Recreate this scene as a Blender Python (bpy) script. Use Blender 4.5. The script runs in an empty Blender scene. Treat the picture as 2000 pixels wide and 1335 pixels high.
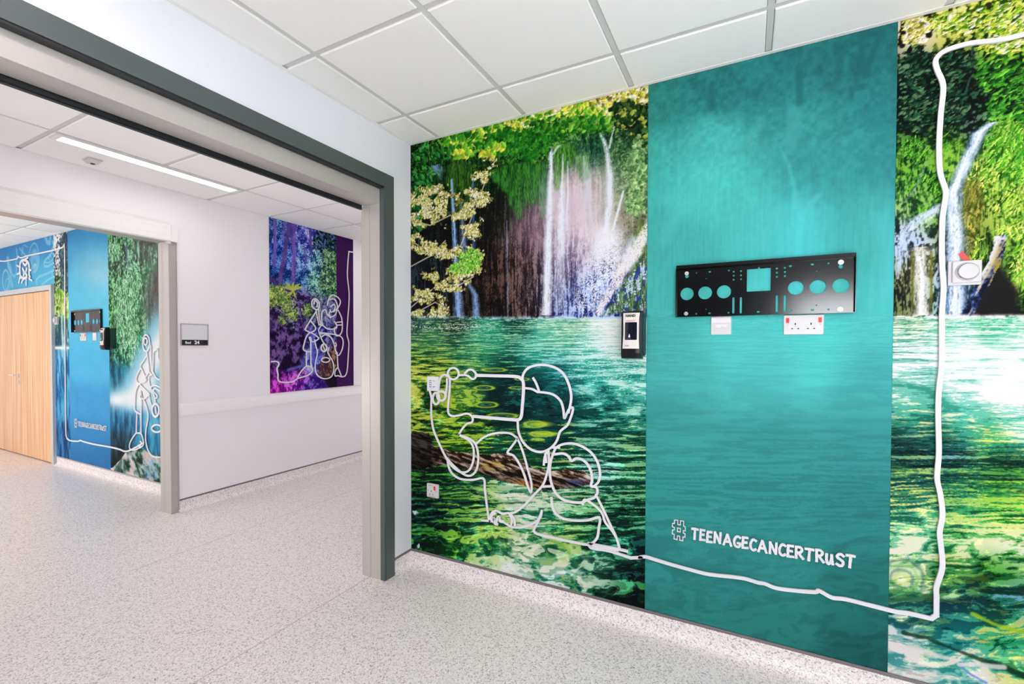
import bpy, bmesh, math, random
import numpy as np
from mathutils import Vector, Matrix
PI = math.pi
S = bpy.context.scene
COL = S.collection

# ------------------------------------------------------------------ camera
FOC, PPX, PPY = 886.796, 1008.338, 690.52          # in pixels of the 2000 x 1335 frame
YAW, PITCH, ROLL = -0.4729, -0.01712, 0.002124
CAMLOC = np.array([1.9608, -2.3222, 1.4333])
def cam_axes():
    fw = np.array([math.cos(PITCH)*math.sin(YAW), math.cos(PITCH)*math.cos(YAW), math.sin(PITCH)])
    r = np.cross(fw, [0, 0, 1]); r /= np.linalg.norm(r); u = np.cross(r, fw)
    c, s = math.cos(ROLL), math.sin(ROLL)
    return c*r+s*u, -s*r+c*u, fw
CR, CU, CF = cam_axes()
cam = bpy.data.cameras.new('camera'); co = bpy.data.objects.new('camera', cam); COL.objects.link(co)
M = Matrix(((CR[0], CU[0], -CF[0]), (CR[1], CU[1], -CF[1]), (CR[2], CU[2], -CF[2]))).to_4x4()
M.translation = Vector(CAMLOC); co.matrix_world = M
cam.sensor_width = 36; cam.sensor_fit = 'HORIZONTAL'; cam.lens = FOC/2000*36
cam.shift_x = (1000-PPX)/2000; cam.shift_y = (PPY-667.5)/2000
cam.clip_start = 0.05
S.camera = co

# ------------------------------------------------------------------ world, lamps, exposure
w = bpy.data.worlds.new('daylight'); S.world = w; w.use_nodes = True
bg = w.node_tree.nodes['Background']; bg.inputs[0].default_value = (0.93, 0.96, 1, 1); bg.inputs[1].default_value = 21.0
S.view_settings.view_transform = 'Standard'; S.view_settings.look = 'None'
S.view_settings.gamma = 1; S.view_settings.use_curve_mapping = False
S.view_settings.exposure = 0.37
S.cycles.max_bounces = 10; S.cycles.diffuse_bounces = 7; S.cycles.glossy_bounces = 4
S.cycles.use_denoising = True
LED_ROOM, LED_CORR, LED_FAR = 10.5, 9.4, 16.5     # strength of the ceiling luminaires
def soft_lamp(name, loc, aim, size, watts, col=(1, 1, 1)):
    l = bpy.data.lights.new(name, 'AREA'); l.shape = 'SQUARE'; l.size = size; l.energy = watts; l.color = col
    o = bpy.data.objects.new(name, l); COL.objects.link(o); o.location = loc
    o.rotation_euler = (Vector(aim)-Vector(loc)).to_track_quat('-Z', 'Y').to_euler(); return o
soft_lamp('added_fill_room', (3.3, -3.3, 0.3), (3.2, -3.4, 2.73), 0.9, 82, (1, .95, .97))  # unseen fill lamps, added to even out the light on ceilings and walls
soft_lamp('added_fill_corridor', (-1.1, -4.6, 0.6), (-1.4, -1.5, 2.6), 0.9, 12, (1, .97, .96))
soft_lamp('added_fill_corridor_end', (-1.1, 3.1, 0.6), (-1.4, 0.8, 2.6), 0.9, 7, (1, .97, .96))
soft_lamp('added_fill_far_room', (-5.0, -4.2, 0.6), (-5.2, -1.5, 2.5), 1.2, 66, (1, .98, .97))

# ------------------------------------------------------------------ dimensions (metres; corner of the two near walls = origin)
H, HC, HF = 2.735, 2.747, 2.747                     # ceilings: near room, corridor, far room
XB = -0.18                                          # corridor face of the doorway wall
XW, XW2 = -2.397, -2.55                             # corridor far wall, its other face
Z0 = 0.105                                          # top of the coved skirting
X1, X2 = 1.506, 2.478                               # turquoise panel
RX, RY = 4.4, -4.6                                  # near room extents
CY0, CY1 = -5.0, 3.4                                # corridor extents
FX = -8.4                                           # far room extent

def ray(u, v):
    return CF + CR*((u-PPX)/FOC) - CU*((v-PPY)/FOC)
def onplane(ax, val, u, v):
    d = ray(u, v); t = (val-CAMLOC[ax])/d[ax]; return CAMLOC+t*d
def WA(u, v, y=0.0):                                # a measured point on the plane of the mural walls -> (x, z)
    p = onplane(1, y, u, v); return (p[0], p[2])
def WC(u, v, x=XW):                                 # on the corridor far wall -> (y, z)
    p = onplane(0, x, u, v); return (p[1], p[2])
def project(P):
    q = P-CAMLOC; z = q@CF
    return PPX+FOC*(q@CR)/z, PPY-FOC*(q@CU)/z

# ------------------------------------------------------------------ materials
def lin(c):
    c = np.asarray(c, dtype=float)/255.0
    return np.where(c <= 0.04045, c/12.92, ((c+0.055)/1.055)**2.4)
def L4(c): return tuple(lin(c))+(1,)
def mat(name, rgb, rough=0.5, metal=0.0, var=0.03, scale=30, ior=1.5, bump=0.0, coat=0.0):
    m = bpy.data.materials.new(name); m.use_nodes = True
    nt = m.node_tree; n = nt.nodes; b = n['Principled BSDF']
    b.inputs['Roughness'].default_value = rough; b.inputs['Metallic'].default_value = metal
    b.inputs['IOR'].default_value = ior; b.inputs['Coat Weight'].default_value = coat
    tc = n.new('ShaderNodeTexCoord'); no = n.new('ShaderNodeTexNoise')
    no.inputs['Scale'].default_value = scale; no.inputs['Detail'].default_value = 3
    nt.links.new(tc.outputs['Object'], no.inputs['Vector'])
    mx = n.new('ShaderNodeMix'); mx.data_type = 'RGBA'
    c = lin(rgb); mx.inputs['A'].default_value = tuple(c*(1-var))+(1,)
    mx.inputs['B'].default_value = tuple(np.minimum(c*(1+var), 1))+(1,)
    nt.links.new(no.outputs['Fac'], mx.inputs['Factor']); nt.links.new(mx.outputs['Result'], b.inputs['Base Color'])
    if bump:
        bu = n.new('ShaderNodeBump'); bu.inputs['Strength'].default_value = bump; bu.inputs['Distance'].default_value = 0.001
        nt.links.new(no.outputs['Fac'], bu.inputs['Height']); nt.links.new(bu.outputs['Normal'], b.inputs['Normal'])
    return m
def emit(name, rgb, s):
    m = bpy.data.materials.new(name); m.use_nodes = True; b = m.node_tree.nodes['Principled BSDF']
    b.inputs['Base Color'].default_value = L4(rgb)
    b.inputs['Emission Color'].default_value = L4(rgb); b.inputs['Emission Strength'].default_value = s
    return m
def floor_mat():
    m = bpy.data.materials.new('speckled_vinyl'); m.use_nodes = True
    nt = m.node_tree; n = nt.nodes; b = n['Principled BSDF']
    b.inputs['Roughness'].default_value = 0.34; b.inputs['IOR'].default_value = 1.42
    tc = n.new('ShaderNodeTexCoord')
    def vor(scale, cr):
        v = n.new('ShaderNodeTexVoronoi'); v.inputs['Scale'].default_value = scale
        nt.links.new(tc.outputs['Object'], v.inputs['Vector'])
        s = n.new('ShaderNodeSeparateColor'); nt.links.new(v.outputs['Color'], s.inputs[0])
        r = n.new('ShaderNodeValToRGB'); r.color_ramp.interpolation = 'CONSTANT'
        e = r.color_ramp.elements
        e[0].position = cr[0][0]; e[0].color = L4(cr[0][1]); e[1].position = cr[1][0]; e[1].color = L4(cr[1][1])
        for p, c in cr[2:]:
            x = e.new(p); x.color = L4(c)
        nt.links.new(s.outputs[0], r.inputs[0]); return r
    a = vor(150, [(0, (132, 126, 130)), (0.10, (206, 197, 197)), (0.24, (240, 231, 228)), (0.6, (244, 237, 234)), (0.86, (250, 246, 243))])
    c = vor(290, [(0, (112, 106, 112)), (0.09, (210, 200, 200)), (0.25, (242, 234, 231)), (0.7, (247, 241, 238))])
    mx = n.new('ShaderNodeMix'); mx.data_type = 'RGBA'; mx.inputs['Factor'].default_value = 0.5
    nt.links.new(a.outputs[0], mx.inputs['A']); nt.links.new(c.outputs[0], mx.inputs['B'])
    nt.links.new(mx.outputs['Result'], b.inputs['Base Color'])
    return m
def wood_mat():
    m = bpy.data.materials.new('oak_veneer'); m.use_nodes = True
    nt = m.node_tree; n = nt.nodes; b = n['Principled BSDF']; b.inputs['Roughness'].default_value = 0.3
    tc = n.new('ShaderNodeTexCoord'); mp = n.new('ShaderNodeMapping'); mp.inputs['Scale'].default_value = (16, 16, 0.7)
    nt.links.new(tc.outputs['Object'], mp.inputs['Vector'])
    no = n.new('ShaderNodeTexNoise'); no.inputs['Scale'].default_value = 1.6; no.inputs['Detail'].default_value = 6
    nt.links.new(mp.outputs[0], no.inputs['Vector'])
    r = n.new('ShaderNodeValToRGB'); e = r.color_ramp.elements
    e[0].position = 0.3; e[0].color = L4((205, 150, 100)); e[1].position = 0.7; e[1].color = L4((238, 196, 150))
    nt.links.new(no.outputs['Fac'], r.inputs[0]); nt.links.new(r.outputs[0], b.inputs['Base Color'])
    return m
def print_mat():
    m = bpy.data.materials.new('printed_vinyl'); m.use_nodes = True
    nt = m.node_tree; n = nt.nodes; b = n['Principled BSDF']
    b.inputs['Roughness'].default_value = 0.55; b.inputs['IOR'].default_value = 1.3; b.inputs['Specular IOR Level'].default_value = 0.12
    a = n.new('ShaderNodeAttribute'); a.attribute_name = 'print_colour'
    nt.links.new(a.outputs['Color'], b.inputs['Base Color'])
    return m
PLASTER = mat('white_wall_paint', (227, 230, 236), 0.6, var=0.012, scale=4)
CORRP = mat('corridor_wall_paint', (238, 235, 237), 0.55, var=0.012, scale=4)
TILE = mat('ceiling_tile_board', (243, 242, 240), 0.85, var=0.012, scale=120)
TBAR = mat('ceiling_bar_metal', (206, 206, 204), 0.5)
WHITE_TRIM = mat('white_trim_metal', (232, 232, 230), 0.45)
FLOOR = floor_mat()
CAPS = mat('grey_capping_strip', (112, 102, 104), 0.45)
CAPL = mat('light_capping_strip', (165, 162, 162), 0.4)
GREYF = mat('slate_grey_frame', (76, 86, 85), 0.42)
GROOVE = mat('dark_gasket', (26, 30, 33), 0.5)
ALU = mat('brushed_light_aluminium', (188, 183, 178), 0.32, metal=0.25, var=0.02)
TAUPE = mat('taupe_frame_face', (178, 170, 166), 0.4, metal=0.2)
LINE = mat('white_cut_foam', (223, 221, 226), 0.5, var=0.01)
BLACKP = mat('black_gloss_paint', (5, 5, 6), 0.16, ior=1.46, scale=14, var=0.3)
BLACKPL = mat('black_plastic', (7, 7, 9), 0.3, ior=1.38)
DGREEN = mat('dark_green_plastic', (20, 62, 58), 0.4)
CREAM = mat('pale_silver_plastic', (218, 212, 205), 0.4)
WHITEPL = mat('white_moulded_plastic', (200, 199, 200), 0.35, var=0.008)
RAILW = mat('white_rail_vinyl', (243, 241, 242), 0.4, var=0.008)
FILM = mat('protective_film', (222, 218, 226), 0.3)
RED = mat('red_switch_plastic', (225, 25, 35), 0.35)
REDTAPE = mat('red_tape', (205, 60, 50), 0.4)
STEEL = mat('zinc_washer', (226, 222, 220), 0.3, metal=0.5)
DARK = mat('dark_hole', (18, 18, 20), 0.7)
GREYPRINT = mat('grey_print', (120, 122, 135), 0.6)
LIME = mat('lime_print', (175, 205, 60), 0.6)
REDPRINT = mat('red_print', (225, 110, 130), 0.6)
BLUEPRINT = mat('blue_print', (60, 110, 190), 0.6)
INK = mat('black_print', (14, 14, 16), 0.6)
WINDOWPL = mat('smoked_window', (16, 18, 34), 0.15)
STRIPW = mat('white_film_print', (245, 245, 248), 0.5)
SENSOR = mat('sensor_grey_plastic', (205, 203, 198), 0.4)
SEAMM = mat('weld_seam', (186, 168, 160), 0.5)
WOOD = wood_mat(); PRINT = print_mat()
DIFF_R = emit('room_luminaire_diffuser', (255, 238, 245), LED_ROOM)
DIFF_C = emit('corridor_luminaire_diffuser', (255, 248, 246), LED_CORR)
DIFF_F = emit('far_luminaire_diffuser', (255, 250, 248), LED_FAR)

# ------------------------------------------------------------------ object helpers
def link(name, me, m, parent=None):
    o = bpy.data.objects.new(name, me); COL.objects.link(o)
    if m is not None and not me.materials: me.materials.append(m)
    if parent is not None: o.parent = parent
    return o
def origin_of(o):
    v = Vector((0, 0, 0))
    while o is not None: v += o.location; o = o.parent
    return v
def obj(name, bm, m, parent=None, smooth=False, loc=None):
    """bm is built in world space; it is stored relative to its parent (or to loc)"""
    off = origin_of(parent) if parent is not None else Vector((0, 0, 0))
    if loc is not None: off = Vector(loc)
    bmesh.ops.recalc_face_normals(bm, faces=bm.faces[:])
    bmesh.ops.translate(bm, verts=bm.verts[:], vec=-off)
    me = bpy.data.meshes.new(name); bm.to_mesh(me); bm.free()
    if smooth: me.polygons.foreach_set('use_smooth', [True]*len(me.polygons))
    o = link(name, me, m, parent)
    if loc is not None: o.location = off - (origin_of(parent) if parent is not None else Vector((0, 0, 0)))
    return o
def tag(o, label, cat, group=None):
    o['label'] = label; o['category'] = cat
    if group: o['group'] = group
    return o
def thing(name, label, cat, loc, group=None):
    o = bpy.data.objects.new(name, None); COL.objects.link(o); o.location = loc; o.empty_display_size = 0.05
    return tag(o, label, cat, group)
def struct(o): o['kind'] = 'structure'; return o
def sempty(name, loc):
    o = bpy.data.objects.new(name, None); COL.objects.link(o); o.location = loc; return struct(o)
def dup(root, delta, label, group=None):
    r = root.copy(); COL.objects.link(r); r.location = root.location+Vector(delta); r['label'] = label
    if group: r['group'] = group
    for ch in list(root.children):
        c = ch.copy(); COL.objects.link(c); c.parent = r
        for g in list(ch.children):
            d = g.copy(); COL.objects.link(d); d.parent = c
    return r
def box(bm, x0, x1, y0, y1, z0, z1, bev=0.0, seg=2):
    r = bmesh.ops.create_cube(bm, size=1); vs = r['verts']
    for v in vs:
        v.co = Vector(((x0+x1)/2+v.co.x*(x1-x0), (y0+y1)/2+v.co.y*(y1-y0), (z0+z1)/2+v.co.z*(z1-z0)))
    if bev:
        es = list({e for v in vs for e in v.link_edges})
        bmesh.ops.bevel(bm, geom=es, offset=bev, segments=seg, affect='EDGES', profile=0.5)
    return vs
def B(*a, **k):
    bm = bmesh.new(); box(bm, *a, **k); return bm
def prism(bm, pts, a0, a1, fn):
    """extrude closed 2-D outline pts from a0 to a1; fn(p, q, a) -> xyz"""
    f = [bm.verts.new(fn(p, q, a0)) for p, q in pts]; g = [bm.verts.new(fn(p, q, a1)) for p, q in pts]
    n = len(pts); bm.faces.new(f); bm.faces.new(g[::-1])
    for i in range(n): bm.faces.new((f[i], f[(i+1) % n], g[(i+1) % n], g[i]))
def cyl(bm, c, r, d, n=24, r2=None):
    """short cylinder whose axis is y (wall fittings): from y=c[1] to c[1]-d"""
    prism2(bm, [(math.cos(2*PI*i/n), math.sin(2*PI*i/n)) for i in range(n)], c, r, r if r2 is None else r2, d)
def prism2(bm, unit, c, r, r2, d):
    a = [bm.verts.new((c[0]+r*p, c[1], c[2]+r*q)) for p, q in unit]
    b = [bm.verts.new((c[0]+r2*p, c[1]-d, c[2]+r2*q)) for p, q in unit]
    n = len(unit); bm.faces.new(a); bm.faces.new(b[::-1])
    for i in range(n): bm.faces.new((a[i], a[(i+1) % n], b[(i+1) % n], b[i]))
FA = lambda p, q, d: (p, -d, q)                     # mural walls: (x, z, depth)
FC = lambda p, q, d: (XW+d, p, q)                   # corridor far wall: (y, z, depth)
def catmull(P, closed=False, k=5):
    P = [np.array(p, float) for p in P]; n = len(P)
    if n < 3: return P
    out = []
    for i in range(n if closed else n-1):
        p1, p2 = P[i], P[(i+1) % n]
        p0 = P[(i-1) % n] if closed or i > 0 else 2*p1-p2
        p3 = P[(i+2) % n] if closed or i+2 < n else 2*p2-p1
        for j in range(k):
            t = j/k
            out.append(0.5*(2*p1+(p2-p0)*t+(2*p0-5*p1+4*p2-p3)*t*t+(3*p1-p0-3*p2+p3)*t**3))
    if not closed: out.append(P[-1])
    return out
def ribbon(bm, pts, width, d0, d1, fn, closed=False, jag=0.0, rnd=None):
    """flat-cut ribbon of constant width along pts, standing from depth d0 to d1 off the wall"""
    P = [np.array(p, float) for p in pts]
    Q = [P[0]]
    for p in P[1:]:
        if np.linalg.norm(p-Q[-1]) > 1e-4: Q.append(p)
    if closed and np.linalg.norm(Q[0]-Q[-1]) < 1e-4: Q.pop()
    P = Q; n = len(P)
    if n < 2: return
    Lf, Rt = [], []
    for i in range(n):
        a = P[(i-1) % n] if (closed or i > 0) else None
        b = P[(i+1) % n] if (closed or i < n-1) else None
        t1 = (P[i]-a)/np.linalg.norm(P[i]-a) if a is not None else None
        t2 = (b-P[i])/np.linalg.norm(b-P[i]) if b is not None else None
        if t1 is None: t1 = t2
        if t2 is None: t2 = t1
        t = t1+t2; l = np.linalg.norm(t)
        t = t/l if l > 1e-3 else t2
        nn = np.array([-t[1], t[0]]); k = 1/max(0.55, abs(nn@np.array([-t1[1], t1[0]])))
        wl = width/2*k; wr = wl
        if jag: wl *= 1+rnd.uniform(-jag, jag); wr *= 1+rnd.uniform(-jag, jag)
        ext = np.zeros(2)
        if not closed and i == 0: ext = -t*width*0.35
        if not closed and i == n-1: ext = t*width*0.35
        Lf.append(P[i]+nn*wl+ext); Rt.append(P[i]-nn*wr+ext)
    v = [[bm.verts.new(fn(q[0], q[1], d)) for q in s] for s in (Lf, Rt) for d in (d0, d1)]
    lb, lf, rb, rf = v
    for i in range(n if closed else n-1):
        j = (i+1) % n
        bm.faces.new((lf[i], lf[j], rf[j], rf[i])); bm.faces.new((lb[i], rb[i], rb[j], lb[j]))
        bm.faces.new((lb[i], lb[j], lf[j], lf[i])); bm.faces.new((rb[i], rf[i], rf[j], rb[j]))
    if not closed:
        bm.faces.new((lb[0], lf[0], rf[0], rb[0])); bm.faces.new((lb[-1], rb[-1], rf[-1], lf[-1]))
def text_obj(name, s, size, m, parent, pos, plane='A', depth=0.0006, bold=0.0, align='CENTER', sx=1.0):
    cu = bpy.data.curves.new(name, 'FONT'); cu.body = s; cu.size = size; cu.extrude = depth; cu.align_x = align
    cu.offset = bold
    t = bpy.data.objects.new(name, cu); COL.objects.link(t)
    dg = bpy.context.evaluated_depsgraph_get(); me = bpy.data.meshes.new_from_object(t.evaluated_get(dg))
    bpy.data.objects.remove(t); bpy.data.curves.remove(cu)
    off = origin_of(parent)
    for v in me.vertices:
        x, y, z = v.co.x*sx, v.co.y, v.co.z
        v.co = Vector((pos[0]+x, pos[1]-z, pos[2]+y))-off if plane == 'A' else Vector((pos[0]+z, pos[1]+x, pos[2]+y))-off
    me.materials.clear()
    return link(name, me, m, parent)
def holed_plate(outer, holes, depth):
    """curve outline with holes, filled and given thickness; returns a mesh in local x, y with z = +-depth/2"""
    cu = bpy.data.curves.new('outline', 'CURVE'); cu.dimensions = '2D'; cu.fill_mode = 'BOTH'; cu.extrude = depth/2
    for pts in [outer]+holes:
        sp = cu.splines.new('POLY'); sp.points.add(len(pts)-1); sp.use_cyclic_u = True
        for i, (x, y) in enumerate(pts): sp.points[i].co = (x, y, 0, 1)
    t = bpy.data.objects.new('outline', cu); COL.objects.link(t)
    dg = bpy.context.evaluated_depsgraph_get(); me = bpy.data.meshes.new_from_object(t.evaluated_get(dg))
    bpy.data.objects.remove(t); bpy.data.curves.remove(cu); me.materials.clear()
    return me

# ------------------------------------------------------------------ large structure
bm = bmesh.new(); v = [bm.verts.new(p) for p in ((FX, CY0, 0), (RX, CY0, 0), (RX, CY1, 0), (FX, CY1, 0))]; bm.faces.new(v)
e = bmesh.ops.extrude_face_region(bm, geom=bm.faces[:]); bmesh.ops.translate(bm, verts=[x for x in e['geom'] if isinstance(x, bmesh.types.BMVert)], vec=(0, 0, -0.1))
floor = struct(obj('floor', bm, FLOOR))
obj('floor_seam', B(-0.124, -0.120, -4.4, 0.3, 0, 0.0006), SEAMM, floor)
obj('floor_seam', B(-1.52, -1.517, -0.9, 2.6, 0, 0.0005), SEAMM, floor)
# walls
OY0, OY1, OZ = -2.35, -0.24, 2.39                   # the near opening (inside its frame)
bm = bmesh.new()
box(bm, XB, 0, OY1+0.0, CY1, 0, H+0.1); box(bm, XB, 0, OY0, OY1, OZ, H+0.1); box(bm, XB, 0, CY0, OY0, 0, H+0.1)
struct(obj('wall_left', bm, PLASTER))
struct(obj('wall_right', B(0, RX, 0, 0.15, 0, H+0.1), PLASTER))
struct(obj('wall_side', B(RX, RX+0.15, RY, 0.15, 0, H+0.1), PLASTER))
bm = bmesh.new(); WX0, WX1, WZ0, WZ1 = 2.45, 3.5, 1.25, 2.12
box(bm, 0, WX0, RY-0.15, RY, 0, H+0.1); box(bm, WX1, RX, RY-0.15, RY, 0, H+0.1)
box(bm, WX0, WX1, RY-0.15, RY, 0, WZ0); box(bm, WX0, WX1, RY-0.15, RY, WZ1, H+0.1)
struct(obj('wall_back', bm, mat('dark_unseen_wall_paint', (62, 70, 80), 0.6, var=0.02, scale=4)))  # unseen wall, dark tone chosen to keep the bracket's reflection black
win = struct(obj('window_1', B(WX0, WX0+0.05, RY-0.11, RY-0.05, WZ0, WZ1), WHITE_TRIM))
obj('window_frame', B(WX1-0.05, WX1, RY-0.11, RY-0.05, WZ0, WZ1), WHITE_TRIM, win)
obj('window_frame', B(WX0+0.05, WX1-0.05, RY-0.11, RY-0.05, WZ1-0.05, WZ1), WHITE_TRIM, win)
obj('window_frame', B(WX0+0.05, WX1-0.05, RY-0.11, RY-0.05, WZ0, WZ0+0.05), WHITE_TRIM, win)
FY0, FY1, FZ = -2.35, -0.24, 2.34                   # the far opening
bm = bmesh.new()
box(bm, XW2, XW, FY1, CY1, 0, HC+0.1); box(bm, XW2, XW, FY0, FY1, FZ, HC+0.1); box(bm, XW2, XW, CY0, FY0, 0, HC+0.1)
struct(obj('wall_corridor', bm, CORRP))
struct(obj('wall_corridor_end', B(XW, XB, CY1, CY1+0.15, 0, HC+0.1), CORRP))
struct(obj('wall_corridor_near_end', B(XW, XB, CY0-0.15, CY0, 0, HC+0.1), CORRP))
DX0, DX1, DZ = -7.42, -5.42, 2.14                   # the wooden double door
bm = bmesh.new(); box(bm, FX, DX0, 0, 0.15, 0, HF+0.1); box(bm, DX1, XW2, 0, 0.15, 0, HF+0.1); box(bm, DX0, DX1, 0, 0.15, DZ, HF+0.1)
box(bm, DX0, DX1, 0.12, 0.15, 0, DZ)
struct(obj('wall_far_room', bm, CORRP))
struct(obj('wall_far_side', B(FX-0.15, FX, RY, 0.15, 0, HF+0.1), CORRP))
struct(obj('wall_far_back', B(FX, XW2, RY-0.15, RY, 0, HF+0.1), CORRP))

# suspended ceilings: tiles drop a little below the bars
def suspended(name, x0, x1, y0, y1, h, xs, ys, merge=None):
    c = struct(obj(name, B(x0, x1, y0, y1, h+0.03, h+0.06), TILE))
    xs = [x0]+[x for x in xs if x0+0.05 < x < x1-0.05]+[x1]; ys = [y0]+[y for y in ys if y0+0.05 < y < y1-0.05]+[y1]
    cache = {}
    for x in xs[1:-1]: obj('ceiling_bar', B(x-0.012, x+0.012, y0, y1, h, h+0.03), TBAR, c)
    for y in ys[1:-1]:
        for i in range(len(xs)-1):
            if merge and i == merge[0] and abs(y-merge[1]) < 0.02: continue
            obj('ceiling_bar', B(xs[i]+0.012, xs[i+1]-0.012, y-0.012, y+0.012, h+0.0005, h+0.03), TBAR, c)
    for i in range(len(xs)-1):
        for j in range(len(ys)-1):
            a0, a1, b0, b1 = xs[i]+0.014, xs[i+1]-0.014, ys[j]+0.014, ys[j+1]-0.014
            if merge and i == merge[0] and abs(ys[j]-merge[1]) < 0.02: continue
            if merge and i == merge[0] and abs(ys[j+1]-merge[1]) < 0.02: b1 = ys[j+2]-0.014
            key = (round(a1-a0, 3), round(b1-b0, 3)); cx, cy = (a0+a1)/2, (b0+b1)/2
            if key not in cache:
                bmt = bmesh.new(); hx, hy = (a1-a0)/2, (b1-b0)/2
                lo = [bmt.verts.new((s*(hx-0.004), t*(hy-0.004), -0.006)) for s, t in ((-1, -1), (1, -1), (1, 1), (-1, 1))]
                md = [bmt.verts.new((s*hx, t*hy, -0.003)) for s, t in ((-1, -1), (1, -1), (1, 1), (-1, 1))]
                up = [bmt.verts.new((s*hx, t*hy, 0.028)) for s, t in ((-1, -1), (1, -1), (1, 1), (-1, 1))]
                bmt.faces.new(lo[::-1]); bmt.faces.new(up)
                for k in range(4):
                    bmt.faces.new((lo[k], lo[(k+1) % 4], md[(k+1) % 4], md[k])); bmt.faces.new((md[k], md[(k+1) % 4], up[(k+1) % 4], up[k]))
                me = bpy.data.meshes.new('ceiling_tile'); bmt.to_mesh(me); bmt.free(); cache[key] = me
            t = link('ceiling_tile', cache[key], TILE, c); t.location = (cx, cy, h)
    t = 0.022                                        # perimeter angle
    for k, (p, q, r, s) in enumerate(((x0, x1, y1-t, y1), (x0, x1, y0, y0+t), (x0, x0+t, y0+t, y1-t), (x1-t, x1, y0+t, y1-t))):
        obj('edge_angle', B(p, q, r, s, h-0.0075, h-0.0055), WHITE_TRIM, c)
    return c
suspended('ceiling', 0, RX, RY, 0, H, [0.2254+0.6*i for i in range(8)], [-0.308-0.6*j for j in range(8)][::-1])
CXS = [-1.842, -1.242, -0.642]; CYS = [0.072+0.597*j for j in range(-8, 6)]
suspended('ceiling_corridor', XW, XB, CY0, CY1, HC, [-1.842, -1.242, -0.642], CYS, (0, 0.072-0.597))
suspended('ceiling_far_room', FX, XW2, RY, 0, HF, [-2.85-0.6*i for i in range(10)][::-1], [-0.3-0.6*j for j in range(8)][::-1])

# coved skirting with a capping strip on top
def cove(name, pts, fn_along, a0, a1, cap=CAPS):
    bm = bmesh.new(); R = 0.05
    prof = [(0.0, Z0-0.012), (0.003, Z0-0.012), (0.003, R)]+[(0.003+R-R*math.cos(t), R-R*math.sin(t)) for t in [PI/2*i/8 for i in range(1, 9)]]+[(0.0, 0.0)]
    prism(bm, prof, a0, a1, fn_along)
    o = struct(obj(name, bm, FLOOR, smooth=False))
    bm = bmesh.new(); prism(bm, [(0, Z0-0.013), (0.0055, Z0-0.013), (0.007, Z0-0.009), (0.005, Z0-0.002), (0.0025, Z0), (0, Z0)], a0, a1, fn_along)
    obj('capping_strip', bm, cap, o)
cove('baseboard_right', None, lambda p, q, a: (a, -p, q), 0, RX)
cove('baseboard_left', None, lambda p, q, a: (p, a, q), -0.163, 0)
cove('baseboard_left_near', None, lambda p, q, a: (p, a, q), RY, -2.43)
cove('baseboard_corridor', None, lambda p, q, a: (XW+p, a, q), -0.19, CY1)
cove('baseboard_far_room', None, lambda p, q, a: (a, -p, q), DX1+0.02, XW2, CAPL)

# near opening: slate architrave, aluminium jambs, track cover
d1 = sempty('door_1', (0, -1.3, 0)); FR = 0.008
bm = bmesh.new()
prism(bm, [(-0.238, 0), (-0.163, 0), (-0.163, 2.469), (-2.43, 2.469), (-2.43, 0), (-2.355, 0), (-2.355, 2.389), (-0.238, 2.389)], 0.0005, FR, lambda p, q, a: (a, p, q))
obj('architrave', bm, GREYF, d1)
obj('jamb_gasket', B(-0.030, 0.0035, -0.2465, -0.2385, 0, 2.389), GREYF, d1)
obj('jamb_gasket', B(-0.030, 0.0035, -2.3545, -2.3465, 0, 2.389), GREYF, d1)
obj('head_gasket', B(-0.030, 0.0035, -2.346, -0.247, 2.3785, 2.3885), GROOVE, d1)
for y0, y1 in ((-0.2465, -0.2405), (-2.352, -2.346)):
    j = obj('jamb', B(-0.110, -0.0305, y0, y1, 0, 2.389), ALU, d1); obj('jamb_cover', B(-0.179, -0.1115, y0-0.0012, y1+0.0012, 0, 2.2885), ALU, j)
obj('track_cover', B(-0.155, -0.031, -2.3455, -0.247, 2.292, 2.378), ALU, d1)
obj('track_slot', B(-0.1585, -0.1555, -2.3455, -0.2485, 2.297, 2.37), GROOVE, d1)
bm = bmesh.new(); prism(bm, [(-0.16, 2.268), (-0.178, 2.268), (-0.178, 2.36), (-0.16, 2.36), (-0.16, 2.308), (-0.164, 2.305), (-0.164, 2.276)], -2.3455, -0.2575, lambda p, q, a: (p, a, q))
obj('track_rail', bm, GROOVE, d1)
# far opening: jamb post and the long white head box of its sliding door
d2 = sempty('door_2', (XW, -1.3, 0))
for y0, y1 in ((-0.243, -0.192), (-2.40, -2.349)):
    j = obj('jamb', B(XW2-0.004, -2.384, y0, y1, 0, 2.302, bev=0.002), TAUPE, d2)
ya = -0.2436
for k, (xa, xb) in enumerate(((-2.549, -2.497), (-2.495, -2.478), (-2.476, -2.387))):
    obj('jamb_cover', B(xa, xb, ya-0.002, ya+0.0005, 0, 2.30), ALU, d2)
obj('jamb_flange', B(XW+0.0005, -2.3835, -0.1915, -0.183, 0.0, 2.300), TAUPE, d2)
bm = bmesh.new()
hb = [(XW, 2.305), (-2.362, 2.305), (-2.358, 2.309), (-2.358, 2.352), (-2.361, 2.355), (-2.361, 2.410), (-2.364, 2.414), (-2.364, 2.440), (-2.372, 2.447), (XW, 2.47)]
prism(bm, hb, -2.36, -0.236, lambda p, q, a: (p, a, q)); obj('head_box', bm, WHITE_TRIM, d2)
ec = obj('end_cap', B(XW, -2.356, -0.2355, -0.186, 2.303, 2.441, bev=0.0015), WHITE_TRIM, d2)
for z in (2.327, 2.418):
    bm = bmesh.new(); prism(bm, [(-0.205+0.004*math.cos(t*PI/5), z+0.004*math.sin(t*PI/5)) for t in range(10)], -2.3562, -2.3545, lambda p, q, a: (a, p, q)); obj('screw', bm, STEEL, ec)
obj('door_guide', B(-2.391, -2.362, -0.262, -0.238, 2.284, 2.3045), SENSOR, d2)
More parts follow.
